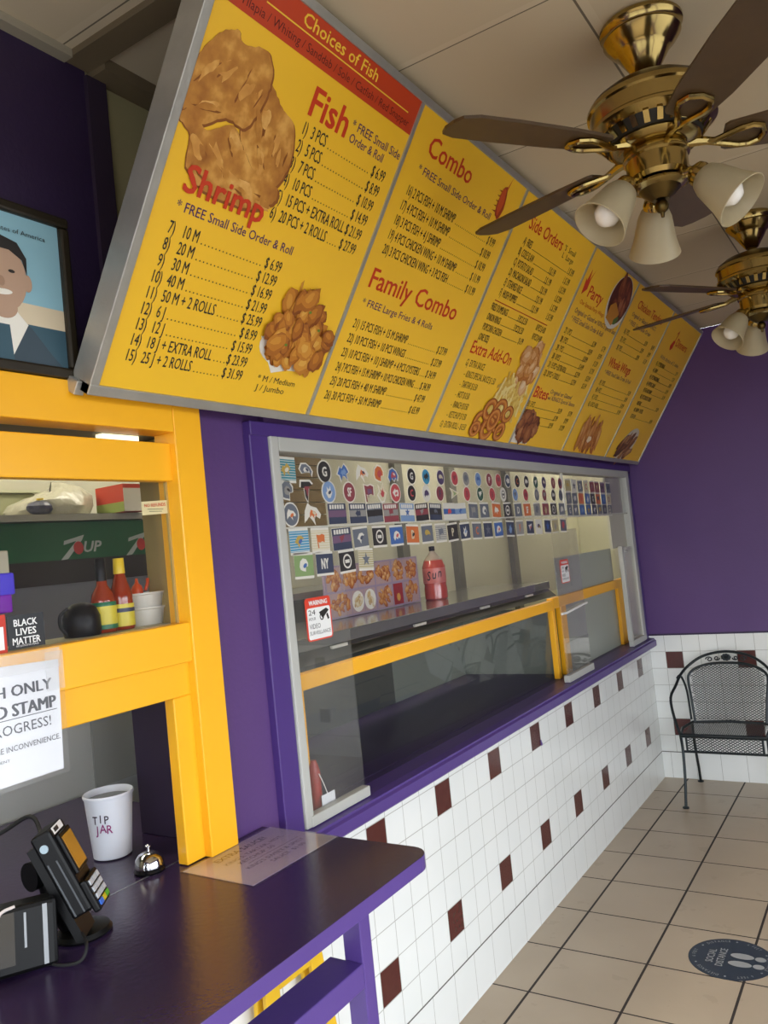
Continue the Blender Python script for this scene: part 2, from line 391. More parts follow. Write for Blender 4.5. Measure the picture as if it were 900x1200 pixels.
sp = MB().box(-.004, 0, -1.56, -1.19, .955, 1.70).build('sliding_pane', M_plexi, w1)
bevelled(MB().box(-.018, .014, -1.57, -1.185, .9262, .962).build('pane_rail', M_greyframe, sp), .003)
MB().tube([(.006, -1.56, 1.272), (.012, -1.50, 1.272), (.012, -1.25, 1.288), (.006, -1.17, 1.288)], .006).build('pull_rail', M_white, sp)
MB().box(-.001, .003, -1.535, -1.19, .962, 1.12).build('clear_patch', M_plexi, sp)
sp = MB().box(-.004, 0, -.40, -.15, .955, 1.55).build('sliding_pane', M_plexi, w1)
q = MB().box(-.018, .014, -.40, -.14, .9266, .965).box(-.018, .010, -.41, -.375, .965, 1.56).box(-.018, .010, -.34, -.30, 1.52, 1.535)
bevelled(q.build('pane_rail', M_greyframe, sp), .003)
MB().box(-.045, -.03, -.47, -.15, 1.55, 2.0).build('side_board', mat('off_white_board', 'b9b6a6', .6), w1)

# ================================================================== ORDER WINDOW (window_2)
w2 = sroot('window_2', 'yellow painted order window with a glass pane and a pass through below')
bevelled(MB().box(-.06, .015, -4.078, -3.985, .987, 2.125).build('stile', M_yellow, w2))
bevelled(MB().box(-.06, .015, -5.35, -4.078, 2.030, 2.125).build('top_rail', M_yellow, w2))
bevelled(MB().box(-.04, -.006, -5.35, -4.07, 1.910, 2.005).build('upper_rail', M_yellow, w2))
bevelled(MB().box(-.04, .006, -5.35, -4.07, 1.462, 1.558).build('lower_rail', M_yellow, w2))
b = MB().box(-.04, -.008, -5.35, -4.075, 1.382, 1.463).box(-.04, -.008, -4.136, -4.075, .987, 1.382).box(-.04, -.008, -5.35, -5.1, .987, 1.382)
bevelled(b.build('pass_through_board', M_yellow, w2))
MB().box(-.55, -.062, -5.35, -3.9, 2.034, 2.06).build('added_slot_board', mat('grey_beige_board', '8c8672', .7), w2)  # board added to dim the slot below the top rail
MB().box(-.034, -.030, -5.35, -4.078, 1.557, 1.912).build('pane', M_glass, w2)
MB().box(-.035, -.027, -4.083, -4.078, 1.557, 1.912).build('pane_edge', mat('brass_edge', 'b79a5a', .4), w2)
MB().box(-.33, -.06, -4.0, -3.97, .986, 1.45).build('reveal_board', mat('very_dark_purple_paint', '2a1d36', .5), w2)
MB().box(-.16, -.06, -4.05, -3.995, 1.45, 2.03).build('side_reveal', mat('tan_reveal', '8c7a4a', .6), w2)
MB().box(-.20, -.06, -5.35, -4.05, 1.50, 1.557).build('inner_ledge', mat('pale_ledge', 'b4ae8e', .5), w2)

# ================================================================== MENU SIGN
SL, SH = 4.358, .923
sd = Vector((.5437, 0, .8393)); sn = Vector((.8393, 0, -.5437)); s0 = Vector((.055, -4.362, 2.087))
Msign = Matrix(((0, sd.x, sn.x, s0.x), (1, 0, 0, s0.y), (0, sd.z, sn.z, s0.z), (0, 0, 0, 1)))
sign = thing('menu_sign', 'long yellow menu board slanting out under the ceiling above the service window', 'menu sign', local=True, mat_=Msign)
MB().box(.004, SL - .004, .006, SH, -.055, -.004).build('back_box', M_alum, sign)
fr = MB().box(0, .024, 0, SH, -.06, .006).box(0, SL, 0, .024, -.03, .007).box(0, SL, SH, SH + .02, -.05, .005).box(SL - .014, SL, 0, SH, -.06, .006)
fr.box(-.012, .012, -.012, .02, -.06, -.02)
bevelled(fr.build('frame', M_alum, sign), .002)
DIV = [.024, .758, 1.474, 2.216, 2.886, 3.615, SL - .014]
for k in range(1, 6):
    MB().box(DIV[k] - .006, DIV[k] + .006, .024, SH, -.004, .005).build('divider', M_alum, sign)

TONES = ['8a4a14', 'a8641c', 'bf7a26', 'd09034', 'dba548']
def tones(*c): return [flat(x, x) for x in c]
def clump(mb, cx, cy, rx, ry, n, size, seed, z=.0012, nm=5, inside=1.0, asp=.6, ang=None):
    r = random.Random(seed)
    for k in range(n):
        t = r.uniform(0, 6.28); q = math.sqrt(r.uniform(0, 1)) * inside; s_ = size * r.uniform(.7, 1.25)
        x, y = cx + rx * q * cos(t), cy + ry * q * sin(t); a = r.uniform(0, 3.1) if ang is None else ang + r.uniform(-.35, .35)
        mb.m(r.randrange(1, nm - 1) if nm > 3 else 0); b = mb.mi
        mb.m(max(0, b - 1)).ell(x, y, s_, s_ * asp, z, 16, a, seed * 97 + k, .22); z += .00005
        mb.m(b).ell(x - s_ * .08, y + s_ * .1, s_ * .84, s_ * asp * .82, z, 14, a, seed * 53 + k, .2); z += .00005
        mb.m(min(nm - 1, b + 1)).ell(x - s_ * .15, y + s_ * .18, s_ * .45, s_ * asp * .4, z, 12, a, seed * 31 + k, .25); z += .00005
    return z
def fried_mat(name, dark, mid, light, sc=38):
    g = G(name); g.xyz(); n = g.noise(sc, 6); w = g.noise(sc * .28, 3)
    v = g.math('ADD', g.math('MULTIPLY', n, .6), g.math('MULTIPLY', w, .55))
    c = g.mix(g.math('MULTIPLY_ADD', v, 3.2, -1.2), dark, mid); c = g.mix(g.math('MULTIPLY_ADD', v, 4.5, -2.65), c, light)
    g.nt.links.new(c, g.b.inputs['Base Color']); g.b.inputs['Roughness'].default_value = .55; return g.m
for s_ in ('fried',): pass
M_fried = fried_mat('printed_fried_crust', '9c5c1c', 'd2953e', 'ebb862', 24)
M_fried_d = mat('printed_crust_shadow', '8e5217', .55)

def leader(mb, x0, x1, y, r=.0016, step=.0115, z=.0009):
    x = x0
    while x < x1: mb.rect(x - r, x + r, y, y + 2 * r, z); x += step
def menu_row(mb, s0_, s1_, y, h, left, prices, cond=.62, dots=True, thin=False):
    wl_ = text(mb, left, s0_, y, h, cond=cond, maxw=(s1_ - s0_) * .80, bold=.007)
    x1 = s1_
    for p in reversed(prices):
        w_ = text(mb, p, x1, y, h, cond=cond, align='r', bold=.007); xl = x1 - w_; x1 = xl - .10 if len(prices) > 1 else xl
    if prices:
        if thin: mb.rect(s0_ + wl_ + .01, s1_ - w_ - .12 * (len(prices) > 1) - .01, y + .001, y + .0026, .0009)
        else: leader(mb, s0_ + wl_ + .012, xl - .008, y)

def panel(k):
    p = MB().box(DIV[k] + .006 * (k > 0), DIV[k + 1] - .006 * (k < 5), .024, SH, -.003, 0).build('panel', M_menu, sign); return p
# --- panel 1
p = panel(0)
MB().rect(.03, .752, .835, SH, .0006).build('red_band', M_band, p)
b = MB(); text(b, 'Choices of Fish', .262, .889, .026, .29, bold=.012); b.rect(.15, .712, .8775, .8805, .0009); b.build('heading_lettering', M_ytxt, p)
b = MB(); text(b, 'Tilapia / Whiting / Sanddab / Sole / Catfish / Red Snapper', .085, .848, .018, .645, z=.0009); b.build('small_lettering', mat('dark_red_lettering', '5a1408', .5), p)
b = MB(); text(b, 'Fish', .365, .738, .062, .142, bold=.022); b.build('heading_lettering', M_redtxt, p); b = MB(); text(b, 'Shrimp', .084, .471, .056, .245, bold=.022, z=.0036); b.build('heading_lettering', M_redtxt, p)
b = MB(); text(b, '* FREE Small Side', .522, .766, .021, .222, bold=.006); text(b, 'Order & Roll', .528, .736, .021, .152, bold=.006); b.build('note_lettering', M_purtxt, p); b = MB(); text(b, '* FREE Small Side Order & Roll', .084, .43, .021, .385, bold=.006)
b.build('note_lettering', M_purtxt, p)
b = MB()
for i, (l, pr) in enumerate([('1)  3 PCS', '$ 6.99'), ('2)  5 PCS', '$ 8.99'), ('3)  7 PCS', '$ 10.99'), ('4)  10 PCS', '$ 14.99'), ('5)  15 PCS + EXTRA ROLL', '$ 21.99'), ('6)  20 PCS + 2 ROLLS', '$ 27.99')]):
    menu_row(b, .367 - .003 * i, .714 - .002 * i, .694 - .0404 * i, .0275, l, [pr], cond=.60)
b.build('item_lettering', M_ink, p); b = MB()
for i, (l, pr) in enumerate([('7)   10 M', '$ 6.99'), ('8)   20 M', '$ 12.99'), ('9)   30 M', '$ 16.99'), ('10)  40 M', '$ 21.99'), ('11)  50 M + 2 ROLLS', '$ 25.99'), ('12)  6 J', '$ 8.99'), ('13)  12 J', '$ 15.99'), ('14)  18 J + EXTRA ROLL', '$ 23.99'), ('15)  25 J + 2 ROLLS', '$ 31.99')]):
    menu_row(b, .081 - .0008 * i, .450 - .0008 * i, .379 - .0362 * i, .0265, l, [pr], cond=.62)
b.build('item_lettering', M_ink, p); b = MB(); text(b, '* M / Medium', .503, .098, .0165, .155); text(b, '  J / Jumbo', .506, .072, .0165, .118)
b.build('item_lettering', M_ink, p)
# three fried fillets
b = MB(); z = .0012
def fillet(pts, seed):
    global z
    r = random.Random(seed); P = []
    n = len(pts)
    for i in range(n):
        p0, p1, p2, p3 = (Vector(pts[(i + k) % n]) for k in (-1, 0, 1, 2))
        for t_ in range(6):
            t = t_ / 6; q = .5 * (2 * p1 + (p2 - p0) * t + (2 * p0 - 5 * p1 + 4 * p2 - p3) * t * t + (3 * p1 - p0 - 3 * p2 + p3) * t ** 3)
            P.append((q.x + r.uniform(-.002, .002), q.y + r.uniform(-.002, .002)))
    cx = sum(q[0] for q in P) / len(P); cy = sum(q[1] for q in P) / len(P)
    b.m(1).poly(P, z); z += .0001; b.m(0).poly([(cx + (x - cx) * .965 - .002, cy + (y - cy) * .965 + .003) for x, y in P], z); z += .0001
fillet([(.16, .72), (.20, .60), (.27, .535), (.345, .555), (.365, .63), (.335, .70), (.29, .715), (.24, .745), (.20, .765)], 2)
fillet([(.02, .66), (.03, .605), (.085, .60), (.14, .635), (.20, .635), (.225, .68), (.235, .73), (.225, .775), (.19, .80), (.13, .785), (.10, .80), (.06, .775), (.028, .72)], 1)
fillet([(.018, .60), (.06, .575), (.075, .515), (.13, .485), (.215, .478), (.30, .488), (.36, .525), (.345, .56), (.27, .565), (.215, .60), (.165, .635), (.10, .60), (.05, .625)], 3)
z += .0002
rf = random.Random(11)
for (x, y, a_, L_) in [(.06, .70, 1.0, .05), (.11, .72, .9, .06), (.16, .72, 1.1, .055), (.20, .71, 1.3, .04), (.09, .64, .3, .05), (.24, .67, 1.9, .05), (.29, .64, 1.8, .05), (.33, .61, 1.7, .035), (.26, .60, 2.2, .04), (.10, .56, 2.5, .055), (.15, .55, 2.5, .06), (.20, .53, 2.6, .06), (.26, .52, 2.8, .055), (.31, .52, 2.9, .04), (.17, .60, 2.4, .04), (.12, .51, 2.6, .04)]:
    for j in range(3):
        b.m((1, 2, 0)[j]).ell(x + rf.uniform(-.012, .012), y + rf.uniform(-.012, .012), L_ * rf.uniform(.4, .7), L_ * (rf.uniform(.05, .09), rf.uniform(.16, .26), rf.uniform(.12, .2))[j], z, 14, a_ + rf.uniform(-.25, .25), int(x * 1000) + j, .35); z += .00002
b.build('fried_fish_photo', [M_fried, M_fried_d, fried_mat('printed_crust_light', 'c4863a', 'dfa650', 'f0c47a', 30)], p)
b = MB(); b.m(5).poly([(.462, .215), (.545, .125), (.70, .165), (.755, .245), (.62, .20)], .0009); b.m(5).ell(.60, .20, .135, .06, .0010)
z = clump(b, .605, .245, .118, .098, 80, .034, 5, .0015, asp=.72); b.m(6)
for x, y in ((.55, .21), (.66, .27), (.60, .31)): b.ell(x, y, .006, .004, z + .0005, 8)
b.m(3).poly([(.545, .33), (.553, .33), (.548, .385), (.540, .375)], .002)
b.build('fried_shrimp_photo', tones(*TONES) + [flat('white', 'e8e4d8'), flat('green', '6d8a2c')], p)
# --- panel 2
p = panel(1)
b = MB(); text(b, 'Combo', .855, .822, .052, .262, bold=.012); b.build('heading_lettering', M_redtxt, p); b = MB(); text(b, 'Family Combo', .818, .429, .056, .53, bold=.012); b.build('heading_lettering', M_redtxt, p)
b = MB(); text(b, '* FREE Small Side Order & Roll', .843, .769, .021, .468, bold=.004); b.build('note_lettering', M_purtxt, p); b = MB(); text(b, '* FREE Large Fries & 4 Rolls', .819, .374, .021, .414, bold=.004); b.build('note_lettering', M_purtxt, p)
b = MB()
for i, (l, pr) in enumerate([('16) 2 PCS FISH + 10 M SHRIMP', '$ 9.99'), ('17) 4 PCS FISH + 10 M SHRIMP', '$ 10.99'), ('18) 3 PCS FISH + 4 J SHRIMP', '$ 10.99'), ('19) 4 PCS CHICKEN WING + 10 M SHRIMP', '$ 11.99'), ('20) 3 PCS CHICKEN WING + 3 PCS FISH', '$ 11.99')]):
    menu_row(b, .832 - .0025 * i, 1.407, .701 - .0428 * i, .027, l, [pr], cond=.56)
b.build('item_lettering', M_ink, p); b = MB()
for i, (l, pr) in enumerate([('21) 15 PCS FISH + 15 M SHRIMP', '$ 27.99'), ('22) 10 PCS FISH + 10 PCS WINGS', '$ 27.99'), ('23) 10 PCS FISH + 10 J SHRIMP + 4 PCS OYSTERS', '$ 34.99'), ('24) 7 PCS FISH + 15 M SHRIMP + 10 PCS CHICKEN WING', '$ 34.99'), ('25) 20 PCS FISH + 40 M SHRIMP', '$ 47.99'), ('26) 30 PCS FISH + 50 M SHRIMP', '$ 65.99')]):
    menu_row(b, .816 - .0016 * i, 1.387 - .0045 * i, .306 - .045 * i, .0265, l, [pr], cond=.58)
b.build('item_lettering', M_ink, p)
b = MB(); b.m(1).ell(1.345, .835, .024, .055, .0009, 24, .15, 3, .12); b.m(0).ell(1.34, .84, .016, .046, .0011, 24, .15, 4, .15)
for k in range(5): b.m(1).poly([(1.325 - .01 * (k % 2), .80 + .016 * k), (1.300, .802 + .016 * k), (1.326, .806 + .016 * k)], .0010)
b.m(0).poly([(1.345, .88), (1.36, .925), (1.353, .88)], .0010); b.build('shrimp_picture', tones('c8501c', '9a3410'), p)
# --- panel 3
p = panel(2)
b = MB(); text(b, 'Side Orders', 1.588, .824, .044, .325, bold=.012); b.build('heading_lettering', M_redtxt, p); b = MB(); text(b, 'Extra Add-On', 1.544, .346, .046, .355, bold=.012); b.build('heading_lettering', M_redtxt, p)
b = MB(); b.rect(1.568, 2.083, .549, .5525, .0008); b.build('divider_line', M_red, p)
b = MB(); text(b, "'S  Small", 1.937, .836, .020, .12); text(b, ' L  Large', 1.945, .808, .020, .12); b.build('size_lettering', M_ink, p); b = MB()
for i, l in enumerate(['A)  FRIES', 'B)  COLE SLAW', 'C)  POTATO SALAD', 'D)  MACARONI SALAD', 'E)  STEAMED RICE', 'F)  HUSH PUPPIES']):
    menu_row(b, 1.596 - .003 * i, 2.116 - .0025 * i, .767 - .0392 * i, .0265, l, ['S $ 1.99', 'L $ 3.99'] if i else ['L $ 3.99'], cond=.50, thin=True)
b.build('item_lettering', M_ink, p); b = MB()
for i, (l, pr) in enumerate([('FRIED DUMPLINGS', ['5 PCS $ 2.50', '10 PCS $ 4.00']), ('ONION RINGS', ['5 PCS $ 2.50', '10 PCS $ 4.00']), ('POPCORN CHICKEN', ['$ 6.99']), ('(ONE SIZE)', [])]):
    menu_row(b, 1.563, 2.087 if len(pr) != 1 else 1.93, .515 - .0385 * i, .0255, l, pr, cond=.46, thin=True)
b.build('item_lettering', M_ink, p); b = MB()
for i, l in enumerate(['G)  EXTRA SAUCE', "-  KING'S SPECIAL SAUCE $ 1.50", '-  TARTAR $ 0.50', '-  HOT $ 0.50', '-  RANCH $ 0.50', '-  KETCHUP $ 0.50', 'G)  EXTRA ROLL - $ 0.50']):
    text(b, l, 1.55 + (.02 if 0 < i < 6 else 0), .296 - .041 * i, .0255, cond=.52)
b.build('item_lettering', M_ink, p)
b = MB()
z = clump(b, 2.08, .355, .085, .085, 34, .042, 21, .0010, asp=.8)
b.build('popcorn_chicken_photo', tones('b5702a', 'c98a45', 'd9a468', 'e3bb8a', 'ecd0a8'), p)
b = MB(); rf = random.Random(5); z = .0030
for k in range(90):
    x = rf.uniform(1.90, 2.15); y = rf.uniform(.15, .28); a = rf.uniform(.3, 2.8); L_ = rf.uniform(.03, .06)
    dx, dy = L_ * cos(a), L_ * sin(a); nx, ny = -.0075 * sin(a), .0075 * cos(a)
    b.m(k % 3).poly([(x - dx + nx, y - dy + ny), (x + dx + nx, y + dy + ny), (x + dx - nx, y + dy - ny), (x - dx - nx, y - dy - ny)], z); z += .00002
b.build('french_fries_photo', tones('d8b04c', 'e6c766', 'f0da8e'), p)
b = MB(); z = .0048; rf = random.Random(8)
for k, (x, y, r_) in enumerate([(1.85, .10, .062), (1.94, .075, .060), (2.03, .10, .058), (1.89, .155, .056), (1.98, .165, .062), (2.07, .15, .05), (1.96, .115, .055), (1.83, .065, .045), (2.06, .07, .05)]):
    n = 26; 
    for (a0, a1, mi) in ((.42, 1.0, 0), (.50, .93, 1), (.66, .84, 2)):
        e = rf.uniform(.75, .95) if mi == 0 else e
        v = [(x + r_ * q * cos(2 * pi * i / n), y + r_ * q * e * sin(2 * pi * i / n), z) for q in (a0, a1) for i in range(n)]
        b.m(mi)._new(v, [(i, (i + 1) % n, n + (i + 1) % n, n + i) for i in range(n)]); z += .00006
b.build('onion_rings_photo', tones('8f4a14', 'b8681e', 'cf8a3c'), p)
# --- panel 4
p = panel(3)
b = MB(); text(b, 'Party', 2.345, .735, .050, .19, bold=.012); b.build('heading_lettering', M_redtxt, p); b = MB(); text(b, 'Bites', 2.252, .252, .05, .16, bold=.02); b.build('heading_lettering', M_redtxt, p); b = MB(); text(b, 'Our Special Party Wings', 2.30, .695, .018, .33)
b.build('small_lettering', M_redtxt, p); b = MB(); b.m(0).poly([(2.275, .73), (2.315, .76), (2.31, .80), (2.325, .85), (2.30, .80), (2.285, .845), (2.275, .79), (2.262, .80)], .0009); b.build('pepper_picture', M_redtxt, p)
b = MB(); text(b, "Original or Glazed w/ KING'S Special Sauce", 2.288, .652, .022, .61); text(b, '* FREE Small Side Order & Roll', 2.285, .615, .022, .44)
b.build('note_lettering', M_purtxt, p); b = MB(); text(b, 'Original or Glazed', 2.42, .287, .020, .28); text(b, "w/ KING'S Special Sauce", 2.42, .257, .020, .36); b.build('note_lettering', M_purtxt, p)
b = MB()
for i, (l, a, c) in enumerate([('27)  3 PCS', '$ 5.99', '$ 7.99'), ('28)  5 PCS', '$ 8.99', '$ 9.99'), ('29)  7 PCS', '$ 10.99', '$ 12.99'), ('30)  10 PCS', '$ 14.99', '$ 17.99'), ('31)  15 PCS + EXTRA ROLL', '$ 21.99', '$ 23.99'), ('32)  20 PCS + 2 ROLLS', '$ 27.99', '$ 31.99')]):
    menu_row(b, 2.275 - .003 * i, 2.845 - .005 * i, .555 - .040 * i, .026, l, [a, c], cond=.5, thin=True)
b.build('item_lettering', M_ink, p); b = MB()
for i, (l, a, c) in enumerate([('33)  5 PCS', '$ 6.99', '$ 7.99'), ('34)  7 PCS', '$ 7.99', '$ 9.99'), ('35)  10 PCS', '$ 9.99', '$ 12.99')]):
    menu_row(b, 2.23, 2.80 - .01 * i, .205 - .039 * i, .026, l, [a, c], cond=.5, thin=True)
b.build('item_lettering', M_ink, p)
b = MB(); b.m(5).ell(2.745, .79, .15, .125, .0010, 36, -.2); b.m(0).ell(2.745, .80, .138, .112, .0012, 36, -.2)
z = clump(b, 2.76, .815, .09, .075, 15, .055, 31, .0014, asp=.4, ang=2.2); b.m(6).poly([(2.655, .70), (2.76, .68), (2.80, .745), (2.70, .785), (2.65, .76)], z + .0002)
b.m(7).ell(2.79, .71, .03, .018, z + .0004, 14, .3, 2, .2)
b.build('glazed_wings_photo', tones('5a2810', '7a3a1a', '94502a', 'a8643a', 'b87c50', 'e2ddd2', 'c98a28', '5d7a35'), p)
b = MB(); b.m(5).poly([(2.235, .03), (2.41, .03), (2.455, .12), (2.44, .135), (2.225, .07)], .0009); b.m(5).ell(2.335, .09, .115, .05, .0010)
z = clump(b, 2.335, .115, .10, .06, 34, .042, 41, .0012, asp=.75); b.build('chicken_bites_photo', tones('5a2c10', '7a4220', '94582c', 'a86c3c', 'b8804e', 'e6e0d4'), p)
# --- panel 5
p = panel(4)
b = MB(); text(b, 'Chicken Tenders', 3.009, .822, .040, .49, bold=.012); b.build('heading_lettering', M_redtxt, p); b = MB(); text(b, 'Whole Wings', 2.972, .505, .046, .385, bold=.02); b.build('heading_lettering', M_redtxt, p)
b = MB(); text(b, "Original or Glazed w/ KING'S", 2.985, .775, .021, .46); text(b, '* FREE Small Side Order', 2.985, .735, .021, .42); b.build('note_lettering', M_purtxt, p); b = MB(); text(b, '* FREE Small Side Order & Roll', 2.975, .463, .021, .47); b.build('note_lettering', M_purtxt, p)
b = MB()
for i, (l, a, c) in enumerate([('36)  3 PCS', '$ 5.99', '$ 6.99'), ('37)  5 PCS', '$ 8.99', '$ 9.99'), ('38)  7 PCS', '$ 9.99', '$ 12.99')]):
    menu_row(b, 2.985, 3.565 - .008 * i, .682 - .043 * i, .026, l, [a, c], cond=.5, thin=True)
b.build('item_lettering', M_ink, p); b = MB()
for i, (l, a) in enumerate([('39)  3 PCS', '$ 6.99'), ('40)  4 PCS', '$ 8.99'), ('41)  5 PCS', '$ 10.99'), ('42)  10 PCS + ROLL', '$ 19.99')]):
    menu_row(b, 2.975 - .006 * i, 3.535 - .006 * i, .402 - .040 * i, .026, l, [a], cond=.5, thin=True)
b.build('item_lettering', M_ink, p)
b = MB(); z = clump(b, 3.19, .13, .15, .05, 30, .075, 51, .0010, asp=.32, ang=1.9); b.m(5).ell(3.20, .11, .03, .02, z + .0003, 14, 0, 4, .2)
b.build('chicken_tenders_photo', tones('8f4e16', 'b06a22', 'c4813a', 'd29650', 'dcae70', 'e8d2b0'), p)
# --- panel 6
p = panel(5)
b = MB(); text(b, 'Dinners', 3.93, .772, .046, .27, bold=.012); b.build('heading_lettering', M_redtxt, p); b = MB(); b.ell(3.87, .765, .034, .026, .0009, 20, .5, 2, .2)
b.poly([(3.885, .785), (3.90, .84), (3.895, .86), (3.865, .84), (3.86, .83), (3.888, .845), (3.878, .79)], .0009); b.build('pepper_picture', M_redtxt, p)
b = MB(); text(b, 'With choice of 2 sides', 3.75, .668, .022, .45); b.build('note_lettering', M_purtxt, p)
b = MB()
for i, l in enumerate(['43)  3 PCS FISH DINNER', '44)  SHRIMP', '45)  5 PCS WING DINNER', '46)  WHITING DINNER', '47)  FISH AND SHRIMP', '48)  5 PCS CHICKEN TENDER', '        AND FRIES', '49)  SHRIMP + OYSTERS', '        EXTRA FISH']):
    menu_row(b, 3.735, 4.265 - .006 * i, .622 - .042 * i, .025, l, ['$ %d.99' % (9 + (i * 3) % 5)] if i not in (5, 7) else [], cond=.5, thin=True)
b.build('item_lettering', M_ink, p)
b = MB(); b.m(5).ell(3.93, .12, .16, .10, .0009, 30, .45); z = clump(b, 3.915, .115, .135, .075, 22, .06, 61, .0011, asp=.34, ang=.7)
b.build('fried_whole_fish_photo', tones('4a2c12', '6e4420', '8c5c30', 'a87a48', 'c49a68', 'd8cdb8'), p)

# ================================================================== CEILING FANS
def fan():
    t = thing('ceiling_fan', 'polished brass ceiling fan with five dark wooden blades, nearer the camera and larger', 'ceiling fan', (1.10, -3.47, CZ), 'brass ceiling fans', local=True)
    MB().lathe([(.092, 0), (.098, -.006), (.098, -.014), (.090, -.022), (.088, -.030), (.092, -.036), (.082, -.050), (.066, -.066), (.062, -.070), (.058, -.078), (.026, -.128), (.02, -.132)], 40).build('canopy', M_brass, t, smooth=True)
    MB().lathe([(.018, -.128), (.018, -.160), (.03, -.158)], 20).build('downrod', M_brass_dark, t, smooth=True)
    h = MB(); h.m(1).lathe([(.03, -.148), (.07, -.155), (.112, -.170), (.138, -.188), (.146, -.198)], 48)
    h.m(0).lathe([(.146, -.198), (.150, -.205), (.150, -.212), (.145, -.216), (.143, -.248), (.149, -.254), (.149, -.261), (.140, -.268), (.128, -.274)], 48, cap=False)
    h.m(2).lathe([(.128, -.274), (.110, -.296), (.095, -.302)], 48, cap=True)
    h.build('motor_housing', [M_brass, M_brass_dark, mat('dark_vent_gap', '17120a', .6)], t, smooth=True)
    v = MB()
    for k in range(26):
        a = 2 * pi * k / 26; M = Matrix.Rotation(a, 4, 'Z') @ Matrix.Translation((.1215, 0, -.284)) @ Matrix.Rotation(R_(-50), 4, 'Y')
        v.box(-.014, .014, -.0065, .0065, -.004, .004, M=M)
    v.build('vent_fins', M_brass, t)
    MB().lathe([(.105, -.297), (.108, -.304), (.100, -.312), (.080, -.318)], 40).build('hub_plate', M_brass, t, smooth=True)
    for k in range(5):
        a = R_(235 - 72 * k); Mz = Matrix.Rotation(a, 4, 'Z') @ Matrix.Translation((0, 0, -.318)) @ Matrix.Rotation(R_(-11), 4, 'X')
        out = [(.155, -.040), (.165, -.048), (.26, -.060), (.42, -.067), (.52, -.066), (.553, -.050), (.562, -.02), (.562, .02), (.553, .050), (.52, .066), (.42, .067), (.26, .060), (.165, .048), (.155, .040)]
        bl = MB().prism(out, .0, .007, Mz).build('blade', M_blade, t)
        i = MB(); P = [(.085, 0, .006), (.11, 0, .0), (.135, .004, -.006), (.165, .018, -.006), (.19, .030, -.006), (.215, .034, -.006), (.238, .024, -.006), (.246, 0, -.006), (.238, -.024, -.006), (.215, -.034, -.006), (.19, -.030, -.006), (.165, -.018, -.006), (.135, -.004, -.006), (.11, 0, .0), (.085, 0, .006)]
        i.tube([Mz @ Vector(q) for q in P], .0075, 8); i.tube([Mz @ Vector(q) for q in ((.07, 0, .008), (.10, 0, .004), (.14, 0, -.005))], [.014, .012, .008], 8)
        i.build('blade_iron', M_brass, bl, smooth=True)
    MB().lathe([(.06, -.312), (.074, -.322), (.078, -.330), (.078, -.338), (.072, -.342), (.072, -.384), (.064, -.394), (.045, -.398)], 40).build('switch_housing', M_brass, t, smooth=True)
    k_ = MB(); k_.m(0).lathe([(.045, -.396), (.062, -.400), (.064, -.406), (.050, -.414)], 36); k_.m(1).lathe([(.050, -.413), (.040, -.424), (.020, -.440)], 36)
    k_.m(1).sph((0, 0, -.455), .017, 16).lathe([(.006, -.468), (.004, -.482)], 10)
    kit = k_.build('light_kit', [M_brass, M_brass_dark], t, smooth=True)
    for az in (111, 231, -9):
        A = Matrix.Rotation(R_(az), 4, 'Z')
        arm = MB().tube([A @ Vector(q) for q in ((.03, 0, -.405), (.060, 0, -.398), (.082, 0, -.400), (.094, 0, -.412))], [.012, .012, .013, .014], 10)
        S = A @ Matrix.Translation((.088, 0, -.404)) @ Matrix.Rotation(R_(180 - 42), 4, 'Y')      # +z of the shade points out and down
        arm.lathe([(.016, -.008), (.026, .0), (.029, .012), (.027, .026), (.022, .028)], 24, S).build('lamp_arm', M_brass, t, smooth=True)
        sh = MB().lathe([(.024, .018), (.034, .026), (.042, .045), (.048, .075), (.054, .105), (.0655, .140), (.063, .141), (.051, .106), (.045, .075), (.039, .046), (.031, .030), (.021, .022)], 36, S, cap=False).build('lamp_shade', M_shade, t, smooth=True)
        MB().lathe([(.012, .03), (.014, .05), (.024, .07), (.031, .095), (.029, .113), (.018, .127), (.002, .132)], 24, S).build('bulb', M_bulb, t, smooth=True)
    return t
M_blade = mat('dark_walnut_blade', '4b3822', .45, var=.22, vscale=30)
M_bulb = mat('white_glass_bulb', 'f0ece4', .25)
g = G('frosted_alabaster_glass'); g.xyz(); g.nt.links.new(g.mix(g.noise(9, 5), 'bfb18e', 'd6cbad'), g.b.inputs['Base Color'])
g.b.inputs['Roughness'].default_value = .35
tl = g.nt.nodes.new('ShaderNodeBsdfTranslucent'); tl.inputs[0].default_value = lin('d8cfb6'); ms = g.nt.nodes.new('ShaderNodeMixShader'); ms.inputs[0].default_value = .45
g.nt.links.new(g.b.outputs[0], ms.inputs[1]); g.nt.links.new(tl.outputs[0], ms.inputs[2]); g.nt.links.new(ms.outputs[0], g.nt.nodes['Material Output'].inputs[0]); M_shade = g.m
def dup(root, loc=None, rotz=None):
    r = root.copy(); C.objects.link(r)
    if loc is not None: r.location = loc
    if rotz is not None: r.rotation_euler.z = rotz
    for ch in list(root.children):
        c = ch.copy(); C.objects.link(c); c.parent = r
        for gch in ch.children:
            d = gch.copy(); C.objects.link(d); d.parent = c
    return r
fan1 = fan()
fan2 = dup(fan1, (1.11, -1.86, CZ)); fan2['label'] = 'polished brass ceiling fan with thin edge-on blades, smaller and farther, near the purple end wall'

